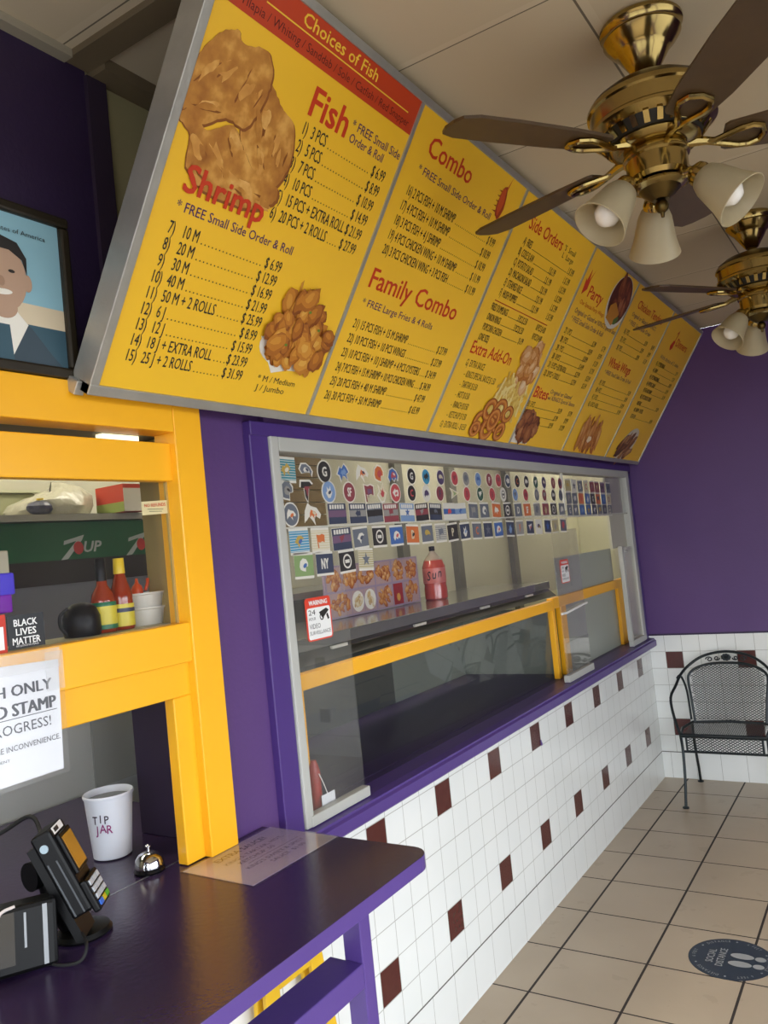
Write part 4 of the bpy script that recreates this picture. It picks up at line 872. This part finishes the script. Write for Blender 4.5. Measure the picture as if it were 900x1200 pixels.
# food picture board
fb = thing('food_picture_board', 'board of fried food pictures standing on the food warmer behind the glass', 'picture board', local=True, mat_=onwall(-.46, -2.53, 1.535))
MB().box(-.37, .37, -.108, .108, -.012, 0).build('board', mat('lilac_board', 'a28fa6', .5), fb)
for i, (x0, x1, y0, y1, knd) in enumerate([(-.36, -.26, .005, .10, 0), (-.255, -.145, .005, .10, 0), (-.14, -.01, .005, .10, 0), (-.36, -.20, -.10, -.005, 0), (-.195, -.105, -.10, -.005, 1), (-.10, -.015, -.10, -.005, 1), (.0, .125, .005, .10, 0), (.14, .23, .005, .10, 0), (.235, .355, .005, .10, 0), (.0, .125, -.10, -.005, 0), (.135, .215, -.10, -.005, 2), (.225, .355, -.10, -.005, 0)]):
    b = MB(); pal = [('9c4a1c', 'b8682c', 'cc8844', 'd89c5c', 'e4b880'), ('c89c6c', 'd0b078', 'dcc494', 'e0d0ac', 'ecdcc0'), ('8c1c1c', 'a02020', 'b02828', 'c86030', 'd8a040')][knd]
    b.m(5).rect(x0, x1, y0, y1, .0006); cx, cy = (x0 + x1) / 2, (y0 + y1) / 2
    if knd == 1: b.m(6).ell(cx, cy, .044, .044, .0010); clump(b, cx, cy, .026, .028, 14, .013, i + 70, .0014)
    elif knd == 2: b.m(1).rect(x0, x1, y0, y1, .0010); b.m(4).ell(cx, cy - .015, .015, .018, .0014)
    else: clump(b, cx, cy, (x1 - x0) * .40, .036, 22, .018, i + 70, .0010)
    b.build('food_photo', tones(*pal, 'b89a9a', 'ece6da'), fb)
# kitchen equipment seen at the left of the window
ke = thing('kitchen_cabinet', 'dark grey kitchen cabinet behind the left end of the service window', 'cabinet', (-1.0, -2.6, 0))
MB().box(-1.29, -.85, -3.2, -1.95, 0, 1.50).build('body', mat('dark_grey_cabinet', '4b4a48', .5), ke); MB().box(-1.29, -.83, -3.22, -1.93, 1.50, 1.53).build('top', M_steel, ke)
kb = thing('wooden_board', 'brown wooden wall board behind the upper left stickers', 'board', (-1.28, -2.0, 1.6)); b = MB()
for k in range(7): b.box(-1.298, -1.28, -2.35, -1.74, 1.86 + .07 * k, 1.925 + .07 * k)
b.build('planks', mat('brown_planks', '85704c', .6, var=.12), kb)
for y in (-.93, -.17, .85):
    pl = thing('wall_post', {-.93: 'dark grey upright post left of centre on the kitchen back wall', -.17: 'dark grey upright post in the middle of the kitchen back wall', .85: 'dark grey upright post farthest right on the kitchen back wall'}[y], 'post', (-1.27, y, 0), 'kitchen wall posts')
    MB().box(-1.30, -1.255, y - .045, y + .045, 0, 2.75).build('post', mat('dark_grey_post', '6a6a62', .5), pl)
fe = thing('red_canister', 'red canister with a white paper tag at the left of the food display', 'canister', (-.045, -3.588, .926))
MB().lathe([(.016, .927), (.018, .932), (.018, 1.05), (.013, 1.07), (.008, 1.085)], 24, Matrix.Translation((-.045, -3.588, 0))).build('body', mat('red_canister_paint', '9c1c14', .35), fe, smooth=True)
MB().box(-.017, -.016, -3.60, -3.535, .932, .985).build('tag', M_paper, fe); MB().tube([(-.018, -3.60, 1.05), (-.017, -3.585, 1.02), (-.0165, -3.57, .984)], .0015, 6).build('string', M_white, fe)
rd = thing('menu_light', 'small red lit display hanging at the left end of the service window', 'display', local=True, mat_=onwall(-.30, -3.345, 1.50))
MB().box(-.035, .035, -.075, .075, -.03, 0).build('case', mat('dark_red_case', '5a1c18', .4), rd); MB().box(.0, .022, -.045, .06, 0, .002).build('lit_strip', emit('red_lit_strip', 'ff4a38', .9), rd)

# ---- warning stickers
def warn(y, z, w_, h_, label):
    t = thing('warning_sticker', label, 'sticker', local=True, mat_=onwall(.0015, y, z), group='surveillance stickers')
    def rr_(w, h, r):
        P = []
        for cx, cy, a0 in ((w / 2 - r, h / 2 - r, 0), (-w / 2 + r, h / 2 - r, 90), (-w / 2 + r, -h / 2 + r, 180), (w / 2 - r, -h / 2 + r, 270)): P += [(cx + r * cos(R_(a0 + k * 22.5)), cy + r * sin(R_(a0 + k * 22.5))) for k in range(5)]
        return P
    MB().prism(rr_(w_, h_, .012), -.001, 0).build('backing', M_redw, t)
    b = MB(); b.prism(rr_(w_ - .012, h_ * .73, .007), .0003, .0005, Matrix.Translation((0, -h_ * .10, 0))); text(b, 'WARNING', 0, h_ * .325, h_ * .105, w_ * .72, align='c', bold=.03); b.build('white_field', M_white, t)
    b = MB(); text(b, '24', -w_ * .40, h_ * .10, h_ * .12, w_ * .26); text(b, 'HOUR', -w_ * .40, -.003, h_ * .07, w_ * .26); text(b, 'VIDEO', -w_ * .40, -h_ * .22, h_ * .11, w_ * .42); text(b, 'SURVEILLANCE', -w_ * .41, -h_ * .36, h_ * .085, w_ * .82)
    b.poly([(.0, .018), (w_ * .30, h_ * .22), (w_ * .40, h_ * .16), (w_ * .13, -.002)], .0009); b.poly([(w_ * .28, h_ * .06), (w_ * .34, h_ * .10), (w_ * .40, -h_ * .04), (w_ * .33, -h_ * .06)], .0009); b.ring(w_ * .10, h_ * .03, w_ * .055, w_ * .085, .0010, 18)
    b.build('lettering', M_ink, t)
M_redw = mat('warning_red', 'd8442e', .4)
warn(-3.552, 1.502, .125, .128, 'larger red and white video surveillance warning sticker on the left sliding pane')
warn(-1.437, 1.482, .125, .122, 'smaller looking red and white video surveillance warning sticker far along the glass')

# ================================================================== TEAM STICKERS
ORD = ['first', 'second', 'third', 'fourth', 'fifth', 'sixth', 'seventh', 'eighth', 'ninth', 'tenth', 'eleventh', 'twelfth', 'thirteenth', 'fourteenth', 'fifteenth', 'sixteenth', 'seventeenth', 'eighteenth', 'nineteenth', 'twentieth', 'twenty-first', 'twenty-second']
PAL = {'white': 'e6e4da', 'black': '1c1c1e', 'navy': '27304c', 'blue': '2d5aa8', 'sky': '6f93c8', 'teal': '1f7f96', 'cyan': '2f8fc0', 'red': 'c23c44', 'dark red': '86303c', 'orange': 'd8662c', 'green': '1f4a38', 'lime': '7a9a5c', 'purple': '3f2f5c', 'plum': '66486a', 'gold': 'c09c3c', 'grey': '8c8c88', 'slate': '5a6272', 'tan': 'b5a878', 'cream': 'd8cfae'}
def smat(c):
    h = PAL[c]; v = [int(int(h[i:i + 2], 16) * .76 + q * .24) for i, q in ((0, 150), (2, 144), (4, 132))]  # grey mixed in paints haze over every sticker colour
    return flat('sticker_' + c.replace(' ', '_'), '%02x%02x%02x' % tuple(v), .35)
SHAPES = {
 'bird': [(-.8, .1), (-.5, .55), (.1, .6), (.6, .35), (.9, .0), (.75, -.45), (.6, -.1), (.0, -.15), (-.5, -.25)],
 'wing': [(-.9, .4), (-.2, .5), (.9, .75), (.5, .25), (.7, .1), (.2, -.05), (.4, -.2), (-.1, -.3), (-.3, -.75), (-.5, -.1)],
 'horse': [(-.9, -.6), (-.8, .2), (-.45, .75), (-.1, .55), (.5, .45), (.95, .0), (.8, -.3), (.35, -.1), (.2, -.35), (.3, -.75), (-.1, -.35), (-.4, -.15)],
 'cat': [(-.9, -.2), (-.5, .5), (-.2, .35), (.2, .8), (.6, .5), (.9, .1), (.5, -.1), (.7, -.7), (.3, -.35), (-.1, -.3), (-.3, -.8), (-.55, -.3)],
 'bison': [(-.9, -.3), (-.6, .45), (0, .7), (.6, .45), (.95, .0), (.8, -.5), (.45, -.25), (.2, -.6), (-.2, -.3), (-.6, -.75)],
 'helmet': [(-.85, -.1), (-.7, .5), (-.2, .85), (.4, .75), (.75, .3), (.7, -.1), (.3, -.15), (.25, -.7), (-.3, -.6), (-.7, -.45)],
 'arrow': [(-.95, .0), (-.1, .75), (.0, .45), (.75, .55), (.9, .0), (.75, -.55), (.0, -.45), (-.1, -.75)],
 'star': [(math.sin(i * pi / 5) * (1 if i % 2 == 0 else .42), math.cos(i * pi / 5) * (1 if i % 2 == 0 else .42)) for i in range(10)],
 'flag': [(-.8, .7), (-.2, .6), (.3, .75), (.8, .6), (.75, -.3), (.3, -.15), (-.2, -.3), (-.5, -.2), (-.4, -.95), (-.6, -.95)],
 'tall': [(-.7, .85), (.5, .9), (.85, .6), (.35, .45), (.3, .1), (.1, -.9), (-.2, -.5), (-.3, .3), (-.8, .3)],
 'flame': [(-.2, -.9), (-.75, -.2), (-.4, .1), (-.5, .7), (0, .3), (.35, .9), (.4, .2), (.75, .0), (.3, -.8)],
 'fish': [(-.9, -.1), (-.3, .6), (.4, .65), (.9, .3), (.3, .15), (.1, -.2), (-.1, -.8), (-.4, -.3)],
 'pennant': [(-.9, .6), (.95, .1), (-.7, -.5), (-.5, .1)],
}
def emblem(b, mi, shape, r, z, cond=.85):
    if len(shape) <= 2: text(b.m(mi), shape, 0, -r * .62, r * 1.25, align='c', cond=cond if len(shape) == 1 else .6, z=z, bold=.03)
    elif shape == 'ring': b.m(mi).ring(0, 0, r * .72, r * .95, z).rect(-r * .5, r * .5, -r * .22, r * .22, z)
    elif shape == 'bar': b.m(mi).rect(-r * .8, r * .8, -r * .3, r * .3, z)
    else: b.m(mi).poly([(x * r, y * r) for x, y in SHAPES[shape]], z)
NAMES = {'wing': 'winged', 'bison': 'leaping animal', 'tall': 'winged', 'cat': 'leaping cat', 'bird': 'bird head', 'horse': 'horse head', 'helmet': 'helmet', 'arrow': 'arrowhead', 'star': 'star', 'flag': 'flag', 'flame': 'flame', 'fish': 'curved fish', 'pennant': 'pennant', 'ring': 'ringed', 'bar': 'barred'}
def sticker(kind, y, z, bgc, fg, shape, where, ac=None, size=1.0):
    zg = .0012 if z < 1.77 else -.0068
    if y > -1.28: zg = -.0108
    b = MB(); mats = [smat('white'), smat(bgc), smat(fg), smat(ac or fg)]
    if kind == 'disc':
        r = .0325 * size; b.m(0).prism([(r * cos(2 * pi * i / 28), r * sin(2 * pi * i / 28)) for i in range(28)], -.0006, 0); b.m(1).ell(0, 0, r * .88, r * .88, .0004); emblem(b, 2, shape, r * .62, .0008)
        if ac: b.m(3).ell(r * .08, -r * .05, r * .24, r * .14, .0012, 12, .5)
        d = 'round %s sticker with %s %s emblem' % (bgc, fg, NAMES.get(shape, 'letter'))
    elif kind == 'cut':
        r = .036 * size; S = SHAPES[shape]; b.m(0).prism([(x * r * 1.15, y_ * r * 1.15) for x, y_ in S], -.0006, 0); b.m(1).poly([(x * r * .95, y_ * r * .95) for x, y_ in S], .0004); b.m(2).poly([(x * r * .5 + r * .08, y_ * r * .5) for x, y_ in S], .0008)
        if ac: b.m(3).ell(r * .2, r * .1, r * .22, r * .12, .0012, 12, -.4)
        d = 'cut-out %s and %s %s sticker' % (bgc, fg, NAMES.get(shape, 'shape'))
    elif kind == 'band':
        w_, h_ = .050 * size, .034 * size; b.m(0).prism([(-w_, -h_), (w_, -h_), (w_, h_), (-w_, h_)], -.0006, 0); b.m(1).rect(-w_ * .98, w_ * .98, -h_ * .97, h_ * .97, .0003); b.m(2).rect(-w_ * .98, w_ * .98, -h_ * .32, h_ * .32, .0006)
        for k in range(6): b.m(0).rect(-w_ * .8 + k * w_ * .27, -w_ * .8 + k * w_ * .27 + w_ * .2, h_ * .45, h_ * .85, .0006)
        emblem(b, 3, shape, h_ * .5, .001)
        d = 'banded %s and %s rectangular sticker' % (bgc, fg)
    else:
        w_, h_ = .043 * size, .037 * size; b.m(0).prism([(-w_, -h_), (w_, -h_), (w_, h_), (-w_, h_)], -.0006, 0); b.m(1).rect(-w_, w_, -h_ * .80, h_ * .80, .0004)
        if kind == 'lined':
            for k in range(8): b.m(0).rect(-w_, w_, -h_ * .75 + k * h_ * .2, -h_ * .75 + k * h_ * .2 + h_ * .05, .0006)
        emblem(b, 2, shape, h_ * .66, .0009)
        if ac: b.m(3).ell(h_ * .1, 0, h_ * .26, h_ * .16, .0013, 12, .5)
        d = 'square %s card sticker with %s %s emblem' % (bgc, fg, NAMES.get(shape, 'letter'))
    o = b.build('team_sticker', mats); o.matrix_world = onwall(zg, y, z, rnd.uniform(-.05, .05))
    tag(o, '%s, %s' % (d, where), 'sticker', 'stickers on the service window'); return o
def row(data, ys, zs, rowname):
    for i, (d, y) in enumerate(zip(data, ys)):
        z = zs[0] + (zs[1] - zs[0]) * i / max(1, len(ys) - 1)
        sticker(d[0], y, z, d[1], d[2], d[3], '%s in %s' % (ORD[i], rowname), *(d[4:] if len(d) > 4 else ()))
D, K, N_, B_, L2 = 'disc', 'cut', 'card', 'band', 'lined'
row([(L2, 'teal', 'gold', 'cat', 'white', 1.05), (K, 'slate', 'white', 'bird', 'navy'), (D, 'black', 'white', 'G', None, 1.15), (K, 'blue', 'sky', 'cat'), (K, 'white', 'orange', 'horse', 'navy'), (K, 'orange', 'red', 'helmet'), (K, 'blue', 'red', 'bison', 'white'), (D, 'black', 'white', 'G'), (D, 'cyan', 'black', 'cat'), (D, 'purple', 'cream', 'bird'), (D, 'red', 'dark red', 'wing'), (D, 'grey', 'slate', 'helmet'), (D, 'sky', 'blue', 'bird'), (D, 'dark red', 'white', 'P'), (D, 'red', 'dark red', 'flag'), (D, 'navy', 'white', 'arrow'), (D, 'black', 'orange', 'C'), (D, 'black', 'white', 'horse'), (D, 'green', 'white', 'wing'), (D, 'purple', 'cream', 'bird'), (D, 'dark red', 'cream', 'F'), (D, 'dark red', 'navy', 'helmet')],
    [-3.633, -3.539, -3.443, -3.342, -3.231, -3.125, -3.035, -2.904, -2.794, -2.678, -2.558, -2.455, -2.340, -2.228, -2.132, -2.028, -1.919, -1.806, -1.687, -1.577, -1.444, -1.343], (1.952, 1.946), 'top sticker row')
row([(K, 'slate', 'grey', 'helmet', 'black'), (K, 'black', 'dark red', 'tall'), (D, 'sky', 'white', 'flame', 'navy', 1.15), (D, 'dark red', 'white', 'SF', None, 1.1), (K, 'dark red', 'plum', 'flag'), (K, 'cream', 'red', 'flame'), (D, 'red', 'white', 'arrow', 'red', 1.1), (D, 'black', 'red', 'C'), (D, 'white', 'purple', 'bison'), (D, 'dark red', 'navy', 'F'), (K, 'cream', 'lime', 'pennant'), (D, 'red', 'dark red', 'B'), (D, 'green', 'white', 'wing'), (D, 'red', 'dark red', 'B'), (D, 'white', 'black', 'ring'), (D, 'sky', 'slate', 'bolt' if False else 'wing'), (D, 'red', 'dark red', 'arrow'), (D, 'slate', 'grey', 'helmet'), (D, 'dark red', 'grey', 'flag'), (D, 'black', 'white', 'horse'), (D, 'slate', 'navy', 'star')],
    [-3.637, -3.543, -3.429, -3.316, -3.199, -3.119, -3.028, -2.914, -2.804, -2.696, -2.574, -2.461, -2.335, -2.213, -2.095, -1.958, -1.832, -1.690, -1.589, -1.461, -1.353], (1.888, 1.882), 'second sticker row')
row([(D, 'slate', 'white', 'horse', 'orange', 1.15), (K, 'white', 'orange', 'horse', 'cream', 1.1), (B_, 'navy', 'plum', 'arrow'), (B_, 'navy', 'grey', 'arrow', 'navy'), (B_, 'slate', 'black', 'star'), (B_, 'dark red', 'grey', 'flag', 'dark red'), (B_, 'sky', 'white', 'star', 'blue'), (B_, 'black', 'dark red', 'wing', 'grey'), (B_, 'navy', 'black', 'bird', 'slate'), (B_, 'white', 'blue', 'bison', 'red'), (B_, 'white', 'sky', 'fish', 'blue'), (N_, 'slate', 'grey', 'flag'), (N_, 'slate', 'white', 'helmet', 'navy'), (N_, 'orange', 'white', 'horse'), (N_, 'black', 'white', 'ring'), (N_, 'slate', 'white', 'D'), (N_, 'orange', 'white', 'SF'), (N_, 'grey', 'slate', 'helmet'), (N_, 'dark red', 'tan', 'flame'), (N_, 'black', 'white', 'ring', 'black'), (N_, 'slate', 'white', 'bison')],
    [-3.628, -3.525, -3.395, -3.279, -3.176, -3.072, -2.960, -2.853, -2.747, -2.633, -2.536, -2.418, -2.310, -2.186, -2.065, -1.942, -1.833, -1.707, -1.592, -1.479, -1.359], (1.818, 1.808), 'third sticker row')
row([(L2, 'cyan', 'gold', 'fish', 'blue', 1.05), (L2, 'cream', 'orange', 'flag', None, 1.05), (B_, 'navy', 'plum', 'wing', 'dark red', 1.05), (N_, 'slate', 'white', 'fish', 'navy'), (N_, 'black', 'white', 'ring'), (N_, 'blue', 'white', 'bison', 'red'), (N_, 'orange', 'cream', 'B', 'black'), (N_, 'slate', 'gold', 'bird'), (L2, 'grey', 'slate', 'flag'), (N_, 'black', 'cream', 'P'), (N_, 'navy', 'white', 'flame', 'sky'), (N_, 'slate', 'orange', 'C'), (N_, 'navy', 'slate', 'star'), (N_, 'blue', 'white', 'bison', 'red'), (N_, 'navy', 'sky', 'flame'), (N_, 'grey', 'orange', 'F'), (N_, 'navy', 'white', 'wing', 'red'), (N_, 'white', 'purple', 'bird', 'gold'), (N_, 'navy', 'blue', 'star'), (N_, 'tan', 'grey', 'flame'), (N_, 'slate', 'red', 'helmet')],
    [-3.611, -3.507, -3.394, -3.288, -3.174, -3.063, -2.951, -2.843, -2.736, -2.638, -2.530, -2.419, -2.311, -2.202, -2.075, -1.964, -1.839, -1.729, -1.611, -1.505, -1.386], (1.737, 1.722), 'fourth sticker row')
row([(N_, 'lime', 'white', 'helmet', 'blue', 1.05), (N_, 'navy', 'white', 'NY', None), (N_, 'black', 'white', 'ring'), (L2, 'tan', 'slate', 'star')], [-3.600, -3.497, -3.378, -3.270], (1.664, 1.662), 'short lowest sticker row')
row([(N_, 'tan', 'gold', 'bird'), (N_, 'white', 'navy', 'star'), (N_, 'slate', 'white', 'D'), (N_, 'cream', 'red', 'C'), (N_, 'dark red', 'grey', 'P'), (N_, 'dark red', 'tan', 'wing'), (N_, 'plum', 'black', 'bird'), (N_, 'slate', 'navy', 'cat')], [-1.215, -1.115, -1.015, -.911, -.803, -.710, -.608, -.490], (1.938, 1.930), 'far pane top row')
row([(N_, 'slate', 'grey', 'helmet'), (N_, 'slate', 'white', 'arrow'), (N_, 'orange', 'red', 'B'), (N_, 'blue', 'white', 'flame'), (N_, 'black', 'white', 'G'), (N_, 'orange', 'navy', 'flag'), (N_, 'blue', 'sky', 'star'), (N_, 'cream', 'dark red', 'D')], [-1.220, -1.125, -1.017, -.906, -.812, -.712, -.607, -.500], (1.868, 1.860), 'far pane middle row')
row([(N_, 'slate', 'white', 'G'), (N_, 'slate', 'white', 'wing'), (N_, 'blue', 'sky', 'bison'), (N_, 'blue', 'gold', 'star'), (N_, 'navy', 'white', 'fish'), (N_, 'slate', 'gold', 'flag'), (N_, 'navy', 'grey', 'arrow'), (N_, 'slate', 'cream', 'ring')], [-1.225, -1.13, -1.02, -.908, -.80, -.70, -.606, -.505], (1.800, 1.794), 'far pane bottom row')

# ================================================================== FLOOR THINGS
# armchair of iron mesh
ac = thing('iron_armchair', 'dark green wrought iron armchair with mesh seat and scrolled back by the end wall', 'chair', (.485, -.3, 0))
cx0 = .485
half = [(-.238, -.47, .405), (-.275, -.42, .50), (-.297, -.36, .60), (-.280, -.27, .66), (-.262, -.18, .715), (-.215, -.12, .765), (-.13, -.095, .815), (0, -.085, .838)]
arch = [(cx0 + x, y, z) for x, y, z in half] + [(cx0 - x, y, z) for x, y, z in half[-2::-1]]
MB().tube(sm(arch), .0085, 8).build('arm_frame', M_iron, ac, smooth=True)
inner = [(-.205, -.20, .42), (-.218, -.17, .55), (-.232, -.14, .66), (-.225, -.125, .705), (-.18, -.115, .742), (-.10, -.105, .765), (0, -.10, .770)]
innp = [(cx0 + x, y, z) for x, y, z in inner] + [(cx0 - x, y, z) for x, y, z in inner[-2::-1]]
bk = MB().tube(sm(innp), .008, 8)
for s_ in (-1, 1): bk.tube(sm([(cx0 + s_ * .240, -.14, .42), (cx0 + s_ * .250, -.13, .60), (cx0 + s_ * .268, -.17, .70), (cx0 + s_ * .282, -.21, .695)]), .007, 8)
bk.build('back_frame', M_iron, ac, smooth=True)
def backpt(x, z): return (cx0 + x, -.20 + (z - .42) * .28 - .02 * (1 - (x / .23) ** 2) * -1, z)
def mesh_strips(mb, inside, P, u0, u1, v0, v1, pitch, w, asp=.6):
    """expanded metal: two families of thin diagonal strips clipped to a region"""
    for sgn in (1, -1):
        c = -3.0
        k = int((u1 - u0 + (v1 - v0) / asp) / pitch) + 2
        for i in range(k):
            us = (u0 - (v1 - v0) / asp + i * pitch) if sgn == 1 else (u1 + (v1 - v0) / asp - i * pitch)
            seg = 30; prev = None
            for j in range(seg + 1):
                v = v0 + (v1 - v0) * j / seg; u = us + sgn * (v - v0) / asp
                ok = u0 <= u <= u1 and inside(u, v)
                if ok and prev is not None:
                    a = Vector(P(*prev)); b_ = Vector(P(u, v)); n_ = Vector(P(u, v + .01)) - b_; n_.normalize(); n_ *= w
                    mb._new([a - n_, b_ - n_, b_ + n_, a + n_], [(0, 1, 2, 3)])
                prev = (u, v) if ok else None
def in_back(x, z):
    if z < .43: return False
    t_ = abs(x) / .225
    if t_ > 1: return False
    return z < (.768 - .065 * t_ ** 3.5) and abs(x) < .205 + (z - .42) * .09
b = MB(); mesh_strips(b, in_back, lambda x, z: backpt(x, z), -.23, .23, .42, .77, .0235, .0022, .62); b.build('back_mesh', M_iron, ac)
orn = MB()
for s_ in (-1, 1):
    orn.tube([(cx0 + s_ * (.10 + .022 * cos(a) * (1 - k / 18)), -.093, .792 + .016 * sin(a) * (1 - k / 22)) for k, a in enumerate([i * .55 for i in range(16)])], .004, 6)
    orn.tube([(cx0 + s_ * (.055 + .018 * cos(a) * (1 - k / 18)), -.090, .798 + .014 * sin(a) * (1 - k / 22)) for k, a in enumerate([3.1 + i * .55 for i in range(16)])], .004, 6)
for k in range(9): a = 2 * pi * k / 9; orn.sph((cx0 + .02 * cos(a), -.09, .803 + .015 * sin(a)), .011, 8, (1, .5, .8))
orn.sph((cx0, -.094, .803), .012, 8); orn.build('scroll_ornament', M_iron, ac, smooth=True)
st_ = MB().tube(sm([(cx0 - .235, -.47, .402), (cx0 - .22, -.20, .418), (cx0 + .22, -.20, .418), (cx0 + .235, -.47, .402)], 2) , .009, 8).tube([(cx0 - .24, -.47, .400), (cx0 + .24, -.47, .400)], .013, 8)
st_.build('seat_frame', M_iron, ac, smooth=True)
b = MB(); mesh_strips(b, lambda u, v: True, lambda u, v: (cx0 + u, v, .405 + (v + .47) * .06), -.225, .225, -.465, -.205, .0235, .0030, .62); b.build('seat_mesh', M_iron, ac)
b = MB(); mesh_strips(b, lambda u, v: True, lambda u, v: (cx0 + u, -.45 , v), -.21, .21, .305, .392, .025, .0024, .62)
b.tube([(cx0 - .235, -.45, .300), (cx0 + .235, -.45, .300)], .007).tube([(cx0 - .212, -.45, .30), (cx0 - .212, -.45, .395)], .006).tube([(cx0 + .212, -.45, .30), (cx0 + .212, -.45, .395)], .006); b.build('apron_mesh', M_iron, ac)
for s_ in (-1, 1):
    MB().tube(sm([(cx0 + s_ * .240, -.46, .40), (cx0 + s_ * .238, -.45, .30), (cx0 + s_ * .232, -.50, .15), (cx0 + s_ * .230, -.565, .006)]), .0085, 8).lathe([(.019, 0), (.019, .006), (.009, .010)], 14, Matrix.Translation((cx0 + s_ * .230, -.568, 0))).build('leg', M_iron, ac, smooth=True)
    MB().tube(sm([(cx0 + s_ * .225, -.20, .41), (cx0 + s_ * .232, -.17, .28), (cx0 + s_ * .240, -.10, .12), (cx0 + s_ * .250, -.045, .006)]), .0085, 8).lathe([(.019, 0), (.019, .006), (.009, .010)], 14, Matrix.Translation((cx0 + s_ * .250, -.045, 0))).build('leg', M_iron, ac, smooth=True)
# yellow floor stand
ys = thing('floor_stand', 'yellow plastic fold-up floor stand with a handle hole leaning on the tiles under the counter', 'floor sign', (.10, -3.88, 0))
def leaf(x0, lean):
    zt, hw0, hw1 = .665, .112, .165
    def P(u, v): return (x0 + lean * (1 - v / zt), -3.878 + u, v)
    b = MB()
    q = [[(-hw1, 0), (-hw0, zt), (-hw0 + .052, zt), (-hw1 + .06, 0)], [(hw1 - .06, 0), (hw0 - .052, zt), (hw0, zt), (hw1, 0)], [(-hw0 + .05, zt - .05), (-hw0 + .05, zt), (hw0 - .05, zt), (hw0 - .05, zt - .05)], [(-hw0 + .03, .10), (-hw0 + .045, zt - .15), (hw0 - .045, zt - .15), (hw0 - .03, .10)]]
    for s_ in q:
        v = [P(*a) for a in s_]; b._new(v + [(x + .014, y, z) for x, y, z in v], [(3, 2, 1, 0), (4, 5, 6, 7)] + [(i, (i + 1) % 4, 4 + (i + 1) % 4, 4 + i) for i in range(4)])
    return b
M_ystand = mat('yellow_stand_plastic', 'e2b420', .4, var=.12, vscale=14)
bevelled(leaf(.022, .01).build('leaf', M_ystand, ys), .003); bevelled(leaf(.050, .05).build('leaf', M_ystand, ys), .003)
MB().tube([(.03, -3.97, .655), (.062, -3.97, .655)], .010).tube([(.03, -3.786, .655), (.062, -3.786, .655)], .010).build('hinge', mat('dark_yellow_hinge', 'a8841c', .5), ys)
# floor decal
Mdec = Matrix.Translation((.772, -2.205, .0)) @ Matrix.Rotation(R_(90), 4, 'Z')
dc = thing('floor_decal', 'round navy social distance sticker with footprints on the floor tiles', 'floor sticker', local=True, mat_=Mdec)
MB().prism([(.155 * cos(2 * pi * i / 48), .155 * sin(2 * pi * i / 48)) for i in range(48)], 0, .0008).build('disc', mat('navy_vinyl', '2a3542', .4, var=.1), dc)
b = MB(); text(b, 'SOCIAL', 0, .060, .026, .10, align='c', z=.0014, bold=.01); text(b, 'DISTANCE', 0, .022, .026, .135, align='c', z=.0014, bold=.01)
for s_ in (-1, 1): b.ell(s_ * .030, -.035, .021, .042, .0014, 24, 0); b.ell(s_ * .028, -.100, .017, .020, .0014, 20)
b.build('print', mat('grey_print', '9a9c9c', .5), dc)
b = MB()
def arc_text(txt, a_mid, r, h, flip=1):
    ws = [tmesh(c)[2] - tmesh(c)[1] if c != ' ' else .3 for c in txt]; s1 = h / CAP * .8; tot = sum(ws) * s1 + .004 * len(txt); a = a_mid + tot / r / 2
    for c, w_ in zip(txt, ws):
        step = (w_ * s1 + .004) / r; am = a - step / 2; a -= step
        if c == ' ': continue
        me, a0, b0 = tmesh(c)
        b.add(me, Matrix.Translation((r * cos(am), r * sin(am), .0014)) @ Matrix.Rotation(am - pi / 2, 4, 'Z') @ Matrix.Diagonal((s1, s1 * 1.25, 1, 1)) @ Matrix.Translation((-(a0 + b0) / 2, 0, 0)))
for k in range(6):
    arc_text('6 FEET' if k % 2 == 0 else 'DISTANCE', pi / 2 - k * pi / 3, .128, .013); am = pi / 2 - k * pi / 3 - pi / 6
    b.ell(.134 * cos(am), .134 * sin(am), .004, .004, .0014, 10)
b.build('rim_lettering', mat('grey_print', '9a9c9c', .5), dc)

for o in bpy.data.objects:
    if '_org' in o: del o['_org']
